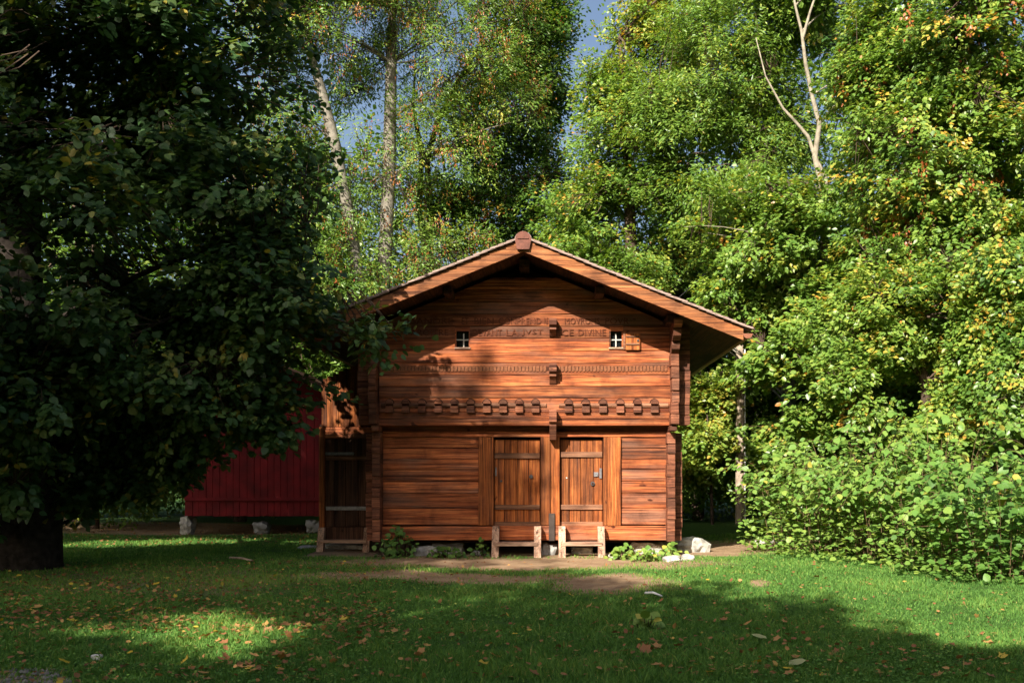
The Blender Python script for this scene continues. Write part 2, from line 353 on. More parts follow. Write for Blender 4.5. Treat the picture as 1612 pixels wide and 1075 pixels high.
for px in np.arange(600, 1050, 5.6):
    if 861 < px < 879: continue
    x, z, r = PX(px, YU), PZ(580.5, YU), 2.3 / 86.2
    for (w, h0, h1) in ((r, -.055, .05),):
        b0 = len(V); out_ = [(x - w, z + h0 + .012), (x - w * .2, z + h0), (x + w, z + h0 + .018), (x + w * .9, z + h1), (x + w * .1, z + h1 + .012), (x - w, z + h1 - .01)]
        for yy in (YU - .022, YU + .02):
            for (a, c) in out_: V.append((a, yy, c))
        n = 6; F += [tuple(b0 + i for i in range(n))] + [(b0 + i, b0 + (i + 1) % n, b0 + n + (i + 1) % n, b0 + n + i) for i in range(n)]
link('carved_frieze', mesh_py('carved_frieze', V, F), uw, M['frieze'])
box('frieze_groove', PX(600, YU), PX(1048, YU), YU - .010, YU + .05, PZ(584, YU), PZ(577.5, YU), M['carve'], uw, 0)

# carved inscription (letters cut into two courses of the gable)
def text_mesh(s, size):
    c = bpy.data.curves.new('t', 'FONT'); c.body = s; c.size = size; c.extrude = .004; c.resolution_u = 2; c.align_x = 'LEFT'
    o = bpy.data.objects.new('t', c); COL.objects.link(o); bpy.context.view_layer.update()
    me = bpy.data.meshes.new_from_object(o.evaluated_get(bpy.context.evaluated_depsgraph_get())); bpy.data.objects.remove(o); bpy.data.curves.remove(c); return me
def inscription(s, px0, px1, py0, py1):
    me = text_mesh(s, .2); me.name = 'carved_lettering'
    co = np.zeros(len(me.vertices) * 3, np.float32); me.vertices.foreach_get('co', co); co = co.reshape(-1, 3)
    x = (co[:, 0] - co[:, 0].min()) / np.ptp(co[:, 0]); z = (co[:, 1] - co[:, 1].min()) / np.ptp(co[:, 1])
    W = np.stack([PX(px0, YU) + x * (PX(px1, YU) - PX(px0, YU)), YU - .011 - co[:, 2] * .5, PZ(py1, YU) + z * (PZ(py0, YU) - PZ(py1, YU))], -1)
    me.vertices.foreach_set('co', np.ascontiguousarray(W, np.float32).ravel()); me.update()
    link('carved_lettering', me, uw, M['letter'])
for a in (('SANDRE', 648, 713), ('ET', 727, 738), ('BIEN', 747, 777), ('CONPREND', 785, 852), ('RE', 857, 863), ('MOVRONS', 889, 944), ('POVR', 953, 990)):
    inscription(a[0], a[1], a[2], 500.5, 510.5)
for a in (('PAROITRE', 640, 706), ('DEVANT', 744, 790), ('LA', 797, 816), ('JVST', 821, 855), ('ICE', 880, 903), ('DIVINE', 910, 954)):
    inscription(a[0], a[1], a[2], 518.5, 528.5)

# little windows
for i, (p0, p1) in enumerate(WIN):
    w = pbox('window', p0 + 2, p1 - 2, 521, 546, YU + .12, YU + .135, M['glass'], house, 0)
    pbox('window_jamb', p0, p0 + 2, 519, 549, YU + .02, YU + .2, M['beam'], w, 0); pbox('window_jamb', p1 - 2, p1, 519, 549, YU + .02, YU + .2, M['beam'], w, 0)
    pbox('window_head', p0, p1, 513, 520.5, YU + .015, YU + .2, M['beam'], w, 0)
    pbox('window_sill', p0 - .6, p1 + .6, 546.5, 549, YU - .02, YU + .2, M['fresh'], w, .003)
    mx = (p0 + p1) / 2 + (2 if i == 0 else -.5)
    pbox('glazing_bar', mx - .9, mx + .9, 525, 546, YU + .075, YU + .10, M['white'], w, 0)
    pbox('glazing_bar', p0 + 2, p1 - 2, 534.2, 535.8, YU + .078, YU + .098, M['white'], w, 0)
    box('beam', PX(p0 - .2, YU), PX(p1 + .2, YU), YU + .008, YU + .2, PZ(552, YU) + .004, PZ(549.2, YU), M['beam'], uw, .003)
sh = pbox('window_shutter', 985, 1008, 525, 551, YU - .055, YU - .018, M['post'], house, .006)
pbox('shutter_batten', 985.6, 1006.5, 540, 543, YU - .075, YU - .052, M['batten'], sh, .003)
pbox('shutter_batten', 985.6, 1006.5, 528.5, 531, YU - .070, YU - .052, M['batten'], sh, .003)
pbox('shutter_ring', 1003, 1006, 534, 538, YU - .068, YU - .05, M['iron'], sh, .004)
pbox('hinge_post', 981.2, 984.6, 524, 550, YU - .03, YU + .05, M['batten'], sh, .004)

# doors, posts
pbox('door_post', 753, 777, 688, 827, -.045, .2, M['post'], house, .008, .004)
pbox('door_post', 851, 867, 688, 827, -.045, .2, M['post'], house, .008, .004); pbox('door_post', 867.3, 881, 688, 827, -.040, .2, M['post'], house, .008, .004)
pbox('door_post', 949.5, 956, 688, 827, -.03, .2, M['post'], house, .006, .003); pbox('door_post', 956.3, 978, 688, 827, -.05, .2, M['post'], house, .008, .004)
def door(p0, p1, py0, py1, Y, n, mat, bmat, parent, bat, sill=True):
    back = pbox('door', p0, p1, py0, py1, Y + .03, Y + .06, M['dark'], parent, 0)
    edges = np.linspace(p0, p1, n + 1); edges[1:-1] += RNG.uniform(-2, 2, n - 1)
    for a, c in zip(edges[:-1], edges[1:]):
        link('plank', plank_mesh('plank', PZ(py1, Y), PZ(py0, Y), PX(a, Y), PX(c, Y) - .003, Y + random.uniform(-.006, .004), Y + .04, True, b=.006, wob=.002), back, mat)
    for (b0, b1) in bat: pbox('batten', p0 + .4, p1 - .8, b0, b1, Y - .035, Y + .005, bmat, back, .005, .003)
    if sill: pbox('door_sill', p0, p1, py1 - 5, py1 + 1.5, Y - .012, Y + .05, bmat, back, .004)
    return back
d1 = door(778, 850.5, 692, 826, .06, 4, M['post'], M['batten'], house, [(713, 721.5), (794.5, 802)])
d2 = door(881.5, 949, 692, 826, .06, 4, M['post'], M['batten'], house, [(711, 719.5), (794, 802)])
def disc(name, px, py, r, Y, mat, parent, t=.02, n=10, ring=0):
    x, z = PX(px, Y), PZ(py, Y); rr_ = r * (D + Y) / FPX
    return link(name, extrude_mesh(name, [(x + rr_ * math.cos(2 * math.pi * k / n), z + rr_ * math.sin(2 * math.pi * k / n)) for k in range(n)], 'y', Y - t, Y), parent, mat)
pbox('lock_plate', 935, 942, 743, 750, .03, .05, M['grey_iron'], d2, .003, .003); pbox('latch', 943.5, 947.5, 737, 753, .03, .055, M['grey_iron'], d2, .005, .004)
disc('pull_ring', 933, 761, 3.4, .05, M['iron'], d2); disc('keyhole', 933, 761, 1.6, .029, M['carve'], d2, .006)
pbox('latch', 779.6, 781.6, 735, 749, .03, .055, M['grey_iron'], d1, .004, .003); disc('pull_ring', 836, 750, 3.2, .05, M['iron'], d1); disc('keyhole', 789, 757, 2.0, .05, M['iron'], d1)
pbox('iron_strap', 864, 873.5, 808, 851, -.075, -.047, M['strap'], house, .006, .003)
disc('nail', 892, 752, 1.2, .052, M['white'], d2, .006)

# log ends at the corners: stacked, slightly uneven
def col_ends(px0, px1, y_from, y_to, Yf, Yb, parent, h=17.5, mir=True, scale=1.0):
    py = y_to
    while py > y_from + 4:
        hh = min(h * random.uniform(.8, 1.15), py - y_from)
        if py - hh - y_from < 6: hh = py - y_from
        e = random.uniform(-1.2, 1.2); fw = Yf + random.uniform(-.02, .02)
        for side in ((0, 1) if mir else (0,)):
            a, c = (px0 + e, px1 + e * .4) if side == 0 else (1650 - px1 - e, 1650 - px0 - e)
            # real positions at the wall plane, not the front face, so both corners stay symmetric
            Yp = YU if Yf < -.3 or parent is uw else YL
            box('log_end', PX(a, Yp), PX(c, Yp), fw, Yb, PZ(py, Yp) + .003, PZ(py - hh, Yp) - .003, M['endgrain'], parent, .006, .006)
        py -= hh
col_ends(1047.5, 1060, 681, 851, -.27, .25, lw)
col_ends(1060.5, 1074, 681, 851, .03, .30, lw)
col_ends(1054, 1066, 560, 669, -.50, .05, uw)
col_ends(1067, 1086.5, 505, 669, YU + .02, .1, uw)
for mirror in (1, -1):                                          # stepped consoles carrying the eaves purlin, the notched jetty bracket
    for kk, (p0, p1, Yf) in enumerate([(541, 559.5, -.60), (523, 540.5, -.80), (510, 522.5, -1.0)]):
        x0, x1 = PX(1054, YU), PX(1066, YU)
        if mirror < 0: x0, x1 = 2 * XC - x1, 2 * XC - x0
        pz0, pz1 = PZ(p1, YU), PZ(p0, YU)
        pts = [(.05, pz0), (Yf + .13, pz0), (Yf + .03, pz0 + (pz1 - pz0) * .35), (Yf, pz0 + (pz1 - pz0) * .7), (Yf + .02, pz1 - .004), (.05, pz1 - .004)]
        link('eaves_console', extrude_mesh('eaves_console', pts, 'x', x0, x1), house, M['endgrain'])
    x0, x1 = PX(1050, YL), PX(1061, YL)
    if mirror < 0: x0, x1 = 2 * XC - x1, 2 * XC - x0
    box('jetty_bracket', x0, x1, -.46, .0, PZ(680, YL), PZ(671, YL), M['endgrain'], house, .012, .004)
for (p0, p1, pm, f0, f1) in ((503, 530, 516, .22, .16), (573, 605, 589, .22, .16), (646, 692, 667, .24, .17)):
    x0, x1 = PX(864.5, YU), PX(876, YU)
    za, zb, zc = PZ(p0, YU), PZ(pm, YU), PZ(p1, YU)
    link('wall_bracket', extrude_mesh('wall_bracket', [(.05, za), (YU - f0 + .03, za), (YU - f0, za - .03), (YU - f0, zb + .03), (YU - f0 + .05, zb), (.05, zb)], 'x', x0, x1), house, M['endgrain'])
    link('wall_bracket', extrude_mesh('wall_bracket', [(.05, zb - .003), (YU - f1, zb - .003), (YU - f1 - .01, zb - .05), (YU - f1 + .05, (zb + zc) / 2), (YU - f1 + .14, zc), (.05, zc)], 'x', x0 + .006, x1 - .006), house, M['endgrain'])

# roof
XE_R = PX(1172, YR); half = XE_R - XC; XE_L = XC - half
for s in (-1, 1):
    xe = XC + s * half
    slab = [(XC, ZA + .05), (xe, ZA + .05 - SL * half), (xe, ZA + .11 - SL * half), (XC, ZA + .11)]
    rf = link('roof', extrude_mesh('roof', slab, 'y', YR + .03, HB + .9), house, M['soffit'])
    # barge board
    xb = XC + s * (half - .02)
    pts = [(XC, ZA), (xb, ZA - SL * (half - .02)), (xb, ZA - SL * (half - .02) + .205), (XC, ZA + .215)]
    link('barge_board', extrude_mesh('barge_board', pts, 'y', YR, YR + .045), rf, M['fascia'])
    # verge tiles one by one, then the rest of each course
    n = 27; step = half / n; V, F = [], []
    tl, tt = step * 1.7, .030
    ux, uz = s / math.hypot(1, SL), -SL / math.hypot(1, SL)
    prof_len = tl * math.hypot(1, SL)
    def tile_pts(x_off):
        base = Vector((XC + s * x_off, 0, ZA + .255 - SL * x_off)); tilt = .20
        dx, dz = ux + s * 0.0, uz + tilt
        nx_, nz_ = -uz * s * s, abs(ux)
        p0 = (base.x, base.z); p1 = (base.x + ux * prof_len, base.z + (uz + tilt * .45) * prof_len)
        return [p0, p1, (p1[0] + .004 * s, p1[1] + tt), (p0[0], p0[1] + tt)]
    m0 = None
    for i in range(n):
        xo = half - (i + 1) * step + step * .45 - .02
        if m0 is None: m0 = extrude_mesh('roof_tile', [(p[0] - (XC + s * xo), p[1] - (ZA - SL * xo)) for p in tile_pts(xo)], 'y', -.055, .17)
        o = link('roof_tile', m0, rf, M['tile']); o.location = (XC + s * xo, YR + random.uniform(-.012, .012), ZA - SL * xo - .03 + random.uniform(-.004, .004))
        b0 = len(V); tp = tile_pts(xo)
        for yy in (YR + .185, HB + .92):
            for p in tp: V.append((p[0], yy, p[1] - .03))
        F += [(b0, b0 + 1, b0 + 2, b0 + 3), (b0 + 7, b0 + 6, b0 + 5, b0 + 4)] + [(b0 + j, b0 + (j + 1) % 4, b0 + 4 + (j + 1) % 4, b0 + 4 + j) for j in range(4)]
    tag(link('tile_courses', mesh_py('tile_courses', V, F), rf, M['tile']), kind='stuff')
    # gutter along the eave
    gxp, gzp = XC + s * (half + .055), ZA - SL * half + .12
    tb_pts = [(gxp + .085 * math.cos(a), gzp + .085 * math.sin(a)) for a in [math.pi + math.pi * k / 10 for k in range(11)]]
    tb_pts += [(gxp + .078 * math.cos(a), gzp + .078 * math.sin(a)) for a in [2 * math.pi - math.pi * k / 10 for k in range(11)]]
    gt = link('gutter', extrude_mesh('gutter', tb_pts, 'y', YR - .01, HB + .9), rf, M['gutter'])
    link('gutter_end', extrude_mesh('gutter_end', [(gxp + .084 * math.cos(a), gzp + .084 * math.sin(a)) for a in [math.pi + math.pi * k / 10 for k in range(11)]], 'y', YR - .014, YR + .004), gt, M['gutter'])
    for xo in (1.35, 2.62):                                     # purlins under the overhang
        z1 = ZA + .045 - SL * xo
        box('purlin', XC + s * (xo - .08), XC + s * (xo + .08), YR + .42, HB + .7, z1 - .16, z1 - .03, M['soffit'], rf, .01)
ZR = PZ(378, YR)
rp = [(XC + .135 * math.cos(a), ZR + .005 + .135 * math.sin(a)) for a in [math.pi * k / 12 for k in range(13)]]
rp = [(XC + .105, ZR - .17)] + [(XC + .135, ZR - .03)] + rp + [(XC - .135, ZR - .03), (XC - .105, ZR - .17)]
rd = link('ridge_cap', extrude_mesh('ridge_cap', [(XC + .15 * math.cos(a), ZR + .15 * math.sin(a)) for a in [-.25 + (math.pi + .5) * k / 12 for k in range(13)]], 'y', YR - .01, HB + .93), house, M['tile'])
link('ridge_end', extrude_mesh('ridge_end', rp, 'y', YR - .06, YR - .012), rd, M['ridge'])
link('ridge_moulding', extrude_mesh('ridge_moulding', [(XC + .10 * math.cos(a), ZR + .008 + .10 * math.sin(a)) for a in [math.pi * k / 10 for k in range(11)]], 'y', YR - .075, YR - .058), rd, M['ridge'])
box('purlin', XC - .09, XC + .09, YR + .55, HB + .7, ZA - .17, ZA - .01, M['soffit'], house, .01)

# side bay on the left, set back from the front
YB = 1.05
bay = pbox('side_bay', 503, 592, 668, 846, YB + .09, HB, M['dark'], house, 0)
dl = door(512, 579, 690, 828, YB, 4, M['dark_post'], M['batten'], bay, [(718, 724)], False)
pbox('door_batten', 512.5, 577, 797, 803, YB - .035, YB + .01, M['grey_iron'], bay, .005, .003)
pbox('hinge_strap', 509, 557, 711.5, 716, YB - .03, YB - .008, M['grey_iron'], bay, .003)
pbox('corner_post', 502, 511, 672, 838, YB - .07, YB + .3, M['post'], bay, .008, .004)
for a, c in zip([672, 690, 708, 726, 744, 762, 780, 800], [690, 708, 726, 744, 762, 780, 800, 828]):
    if c == 690: pbox('beam', 511.3, 592, a, c - .4, YB - .05, YB + .2, M['beam'], bay, .008, .003)
    else: pbox('beam', 579.5, 592, a, c - .4, YB - .02, YB + .2, M['beam'], bay, .008, .003)
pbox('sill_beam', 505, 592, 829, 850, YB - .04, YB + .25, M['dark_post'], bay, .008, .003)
for i in range(8):
    p = 506 + i * 9.0; pbox('plank', p, p + 8.7, 596 - i * 4, 671.5, YB - .03 + random.uniform(-.006, .006), YB + .1, M['post'], bay, .005, .002)

# mounting steps: each one a thing of its own
def step_ladder(label, pl, pr, Yf, Yt, ptop):
    x0, x1 = PX(pl, Yf), PX(pr, Yf); gzv = G((x0 + x1) / 2, Yf); zt = PZ(ptop, Yt)
    r = thing('mounting_step', label, 'step', ((x0 + x1) / 2, (Yf + Yt) / 2, gzv), 'wooden steps below the doors')
    w = .125
    for xa in (x0, x1 - w):
        pts = [(Yf, gzv - .01), (Yf + .17, gzv - .01), (Yt + .09, zt), (Yt - .08, zt)]
        lg = link('side_board', extrude_mesh('side_board', pts, 'x', xa, xa + w), r, M['fresh_v'])
        disc_x = xa + w / 2; f = .12; yy = Yf + (Yt - .08 - Yf) * (1 - f); zz = gzv + (zt - gzv) * (1 - f)
        link('bolt', extrude_mesh('bolt', [(disc_x + .011 * math.cos(t), zz + .011 * math.sin(t)) for t in [k * math.pi / 3 for k in range(6)]], 'y', yy - .012, yy + .02), lg, M['iron'])
    zm = gzv + (zt - gzv) * .43; ym = Yf + (Yt - .08 - Yf) * .43
    link('tread', box_mesh('tread', x0 + .055, x1 - .055, ym - .035, ym + .26, zm - .03, zm + .03, .005, .003), r, M['fresh'])
    return r
step_ladder('pale new timber step below the plank door with the ring knob and no lock plate', 773.5, 851.5, -.50, -.12, 828)
step_ladder('pale new timber step below the plank door with grey lock plate, beside white stones', 879.5, 953, -.50, -.12, 828)
step_ladder('pale slanting timber step below the dark set-back door beside the lime branches', 497.5, 580.5, .72, .98, 830)

# ------------------------------------------------------------------ stones
def stone(label, px, py, w, h, dep, mat, seed, name='stone', group=None, sharp=.5, sink=.25, rot=0.0):
    x, y = ground_at(px, py); x = float(x); y = float(y)
    bm = bmesh.new(); bmesh.ops.create_icosphere(bm, subdivisions=3, radius=1)
    for v in bm.verts:
        c = v.co.copy(); k = 1 / max(abs(c.x), abs(c.y), abs(c.z)) ** sharp
        c *= k * (1 + .30 * mnoise.noise(c * 1.3 + Vector((seed, seed * 2, 0))) + .16 * mnoise.noise(c * 3.1 + Vector((seed, 0, seed))) + .07 * mnoise.noise(c * 8 + Vector((seed, 0, seed))))
        v.co = Vector((c.x * w / 2, c.y * dep / 2, c.z * h / 2))
    me = bpy.data.meshes.new(name); bm.to_mesh(me); bm.free()
    o = link(name, me, None, mat); o.location = (x, y + dep * .3, G(x, y) + h * (.42 - sink)); o.rotation_euler.z = rot
    return tag(o, label, 'stone', group)
stone('grey flat stone slab lying low among the ivy left of the middle step', 672, 874, .42, .26, .35, M['stone'], 1.1)
stone('long grey slanting stone leaning under the sill right of the ivy', 704, 872, .62, .30, .30, M['stone'], 2.3, rot=.2)
stone('small rounded grey stone beside the middle step left leg', 752, 874, .22, .13, .2, M['stone'], 3.7)
stone('rough foundation stone under the iron strap between the two front steps', 866, 873, .30, .34, .3, M['stone'], 4.1)
stone('flat pale grey block behind the legs of the right front step', 917, 871, .40, .17, .25, M['pale_stone'], 5.9, sharp=.9)
stone('white limestone boulder under the sill among the leafy plants', 1022, 872, .62, .34, .4, M['pale_stone'], 6.4)
stone('large grey rock with a bright pointed end at the corner of the granary', 1092, 869, .68, .42, .5, M['pale_stone'], 7.7, sharp=.4, rot=.3)
stone('small white stone lying in front of the leafy plants by the corner', 1058, 884, .30, .14, .24, M['pale_stone'], 8.2)
stone('small pale stone at the edge of the lawn near the corner rock', 1084, 882, .24, .14, .24, M['pale_stone'], 9.4)
stone('tiny pale stone beside the right front step leg', 968, 878, .20, .12, .2, M['pale_stone'], 9.9)
stone('bright stone slab under the tread of the slanting step', 545, 864, .78, .14, .3, M['pale_stone'], 10.3, sharp=.9)
stone('flat grey stone on the grass left of the slanting step', 484, 864, .42, .09, .4, M['stone'], 11.6)
stone('squared pale kerb block beside the utility pole shrubs', 1196, 857, .30, .13, .25, M['pale_stone'], 12.1, sharp=.95)
stone('long low kerb block in the grass beside the leafy shrubs', 1222, 856, .34, .10, .25, M['pale_stone'], 13.1, sharp=.95)
stone('small round white stone lying alone on the sunlit grass', 150, 1037, .085, .065, .08, M['white'], 14.2, sink=.1)

# ------------------------------------------------------------------ the red shed
YS = 6.3
sx0 = PX(292, YS); sx1 = PX(512, YS) + .9; sz0, sz1 = PZ(812, YS), PZ(650, YS)
shed = thing('red_shed', 'dark red boarded shed standing on stones behind the lime tree', 'shed', ((sx0 + sx1) / 2, YS + 2, 0))
box('wall', sx0 + .03, sx1, YS + .06, YS + 4, sz0, sz1 + .2, M['red'], shed, 0)
x = sx0
while x < sx1 - .05:
    w = random.uniform(.15, .19)
    box('board', x + .004, min(x + w, sx1) - .004, YS + random.uniform(-.006, .006), YS + .05, sz0 + random.uniform(-.01, .01), sz1, M['red'], shed, .004); x += w
y = YS
while y < YS + 3.9:
    box('board', sx0 - .02 + random.uniform(-.005, .005), sx0 + .025, y + .004, y + .17, sz0, sz1, M['red'], shed, .004); y += .18
box('rail', sx0 - .02, sx1, YS - .045, YS - .01, PZ(788, YS), PZ(783, YS), M['red'], shed, .004)
for sgn, xa, xb in ((1, sx0 - .5, (sx0 + sx1) / 2), (-1, (sx0 + sx1) / 2, sx1 + .5)):
    za, zb = (sz1 - .1, sz1 + 1.2) if sgn > 0 else (sz1 + 1.2, sz1 - .1)
    link('roof', extrude_mesh('roof', [(xa, za), (xb, zb), (xb, zb + .09), (xa, za + .09)], 'y', YS - .5, YS + 4.4), shed, M['soffit'])
link('gable', extrude_mesh('gable', [(sx0, sz1 - .02), (sx1, sz1 - .02), ((sx0 + sx1) / 2, sz1 + 1.15)], 'y', YS + .01, YS + .06), shed, M['red'])
for i, (px, w, h) in enumerate(((290, .36, .50), (408, .40, .34), (492, .42, .36))):
    st = stone(['upright pale foundation stone at the corner of the red shed', 'brown foundation stone under the middle of the red shed', 'grey foundation stone under the red shed beside the granary'][i], px, 838, w, h, .4, M['pale_stone'] if i == 0 else M['stone'], 20 + i, sink=.08)
    st.location.y = YS + .25; st.location.x = PX(px, YS); st.location.z = h * .42 + G(st.location.x, YS)

# ------------------------------------------------------------------ utility pole and cable
YP = 9.6; xp = PX(1165, YP)
pole = thing('utility_pole', 'pale weathered wooden utility pole rising through leaves right of the granary', 'pole', (xp, YP, 0))
tb = Tubes(); tb.add([(xp, YP, -.1), (xp + .01, YP, 3), (xp, YP, 8.2)], [.14, .13, .11], 10); link('post', tb.mesh('post'), pole, M['pole'])
tb = Tubes(); tb.add([(xp + .125, YP - .06, .1), (xp + .12, YP - .06, 5.0)], [.022, .022], 6); link('conduit', tb.mesh('conduit'), pole, M['conduit'])
tb = Tubes(); tb.add([(xp, YP - .1, 8.0)] + bez((xp, YP - .1, 8.0), (3.0, 6.2, 5.6), (2.0, 5.0, 4.75), 8), [.014] * 9, 5)
tag(link('power_cable', tb.mesh('power_cable'), None, M['cable']), 'thin black cable running from the pole to the granary roof', 'cable')

# ------------------------------------------------------------------ foliage machinery
KITE = (np.array([[0, 0, 0], [.42, .34, .07], [1, 0, -.05], [.42, -.34, .07]]), np.array([[0, 2, 1], [0, 3, 2]]))
NARROW = (np.array([[0, 0, 0], [.45, .17, .04], [1, 0, -.06], [.45, -.17, .04]]), np.array([[0, 2, 1], [0, 3, 2]]))
ROUND = (np.array([[0, 0, 0], [.10, .28, .03], [.45, .44, .06], [.80, .26, .02], [1.05, 0, -.07], [.80, -.26, .02], [.45, -.44, .06], [.10, -.28, .03], [.5, 0, -.01]]),
         np.array([[8, 1, 0], [8, 2, 1], [8, 3, 2], [8, 4, 3], [8, 5, 4], [8, 6, 5], [8, 7, 6], [8, 0, 7]]))
HEX = (np.array([[0, 0, 0], [.22, .33, .05], [.62, .32, .04], [1, 0, -.06], [.62, -.32, .04], [.22, -.33, .05]]), np.array([[0, 2, 1], [0, 3, 2], [0, 4, 3], [0, 5, 4]]))
def unit(a): return a / np.maximum(np.linalg.norm(a, axis=-1, keepdims=True), 1e-9)
def leaf_mesh(name, P, Dr, Nr, S, tint, tpl):
    T, F = tpl; n, k = len(P), len(T)
    Dr = unit(Dr); side = unit(np.cross(Nr, Dr)); Nn = np.cross(Dr, side)
    V = P[:, None] + S[:, None, None] * (T[None, :, 0:1] * Dr[:, None] + T[None, :, 1:2] * side[:, None] + T[None, :, 2:3] * Nn[:, None])
    loops = (np.arange(n)[:, None, None] * k + F[None]).reshape(-1)
    return mesh_np(name, V.reshape(-1, 3), loops, np.full(n * len(F), 3), np.repeat(tint, k))
def sprays(C, OUT, K, L, W, size, r, tint, droop=.15, flat=.07, sunface=.45, tj=.07, up=.62):
    """flat leafy twigs: C centres, OUT growth directions"""
    m = len(C); A = unit(OUT + r.normal(0, .25, (m, 3)) + np.array([0, 0, -droop]))
    upv = unit(np.array([0, 0, 1.0]) + r.normal(0, .28, (m, 3))); S_ = unit(np.cross(upv, A)); U = np.cross(A, S_)
    t = r.random((m, K)); sg = np.where(r.random((m, K)) < .5, -1., 1.); Lc = (L * r.uniform(.7, 1.3, m))[:, None]
    wd = W * (1.05 - .75 * t) * np.sqrt(r.random((m, K)))
    P = C[:, None] + A[:, None] * ((t - .5) * Lc)[..., None] + S_[:, None] * (sg * wd)[..., None] + U[:, None] * (r.normal(0, flat, (m, K)) - .35 * wd * wd / max(W, .01))[..., None]
    Dr = A[:, None] * .6 + S_[:, None] * (sg * .8)[..., None] + np.array([0, 0, -.25]) + r.normal(0, .3, (m, K, 3))
    Nr = U[:, None] * up - SUN * sunface * 1.75 + r.normal(0, .38, (m, K, 3))
    S = size * r.uniform(.65, 1.2, (m, K)); T = tint[:, None] + r.normal(0, tj, (m, K))
    return P.reshape(-1, 3), Dr.reshape(-1, 3), Nr.reshape(-1, 3), S.reshape(-1), np.clip(T.reshape(-1), 0, 1)
def crown_points(blobs, n, r, gap=.12, gs=.55, shell=.5, keep=None):
    vol = np.array([b[3] * b[4] * b[5] for b in blobs]) ** .68; vol /= vol.sum(); out, od = [], []
    tries = 0; seed = r.uniform(0, 50)
    while len(out) < n and tries < n * 12:
        tries += 1; b = blobs[r.choice(len(blobs), p=vol)]; d = unit(r.normal(0, 1, 3)); q = shell + (1 - shell) * r.random() ** .6
        if r.random() < .12: q *= r.random()
        c = np.array(b[:3]) + d * q * np.array(b[3:6])
        if c[2] < .35: continue
        if mnoise.noise(Vector((c[0] * gs + seed, c[1] * gs, c[2] * gs * 1.3))) < gap - .25: continue
        if keep is not None and not keep(c): continue
        out.append(c); od.append(unit(d * np.array([1, 1, .45]) + np.array([0, 0, .1])))
    return np.array(out), np.array(od)
def limbs(tb, tw, trunk, blobs, C, r, nl, r0, twr=.008):
    """main limbs from the trunk into the crown, then a thin twig to every spray"""
    tips = C[r.choice(len(C), min(nl, len(C)), replace=False)]; samp = []
    tp = np.array(trunk)
    for c in tips:
        k = min(len(tp) - 1, max(1, int(np.searchsorted(tp[:, 2], c[2] - .55 * np.hypot(*(c[:2] - tp[0, :2])) - .3)))); s = tp[k]
        mid = (s + c) / 2 + np.array([0, 0, .12 * np.linalg.norm(c - s)]) + r.normal(0, .12, 3)
        pts = bez(s, mid, c, 8); tb.add(pts, [r0 * (1 - .85 * i / 7) for i in range(8)], 5); samp += [np.array(p) for p in bez(s, mid, c, 16)[4:]]
    samp = np.array(samp)
    for c in C:
        j = np.argmin(np.sum((samp - c) ** 2, 1)); s = samp[j]
        if np.linalg.norm(s - c) > 1.5: s = c + (s - c) * .35
        tw.add([s, (s + c) / 2 + r.normal(0, .06, 3), c], [twr * 1.6, twr * 1.2, twr * .5], 3)
def seg_dist(p, a, b):
    p, a, b = np.array(p), np.array(a, float), np.array(b, float); t = np.clip(np.dot(p - a, b - a) / np.dot(b - a, b - a), 0, 1); return np.linalg.norm(p - a - t * (b - a))
BARE = [((612, 450), (616, 110), 28.6, 26, .25), ((562, 430), (490, 90), 27.6, 22, .3), ((1292, 255), (1288, 190), 23.6, 34, .1), ((1288, 190), (1262, 30), 23.6, 30, .12), ((1283, 245), (1215, 140), 23.6, 28, .2), ((672, 330), (672, 210), 31.5, 16, .3), ((1165, 545), (1165, 800), 27.9, 26, .12)]
def thin_at_stems(c):                                              # crowns stay thin round the stems that show bare
    px, py = to_px(c[0], c[1], c[2])
    for a, b, d, w, k in BARE:
        if c[1] + D < d and seg_dist((float(px), float(py)), a, b) < w and RNG.random() > k: return False
    return True
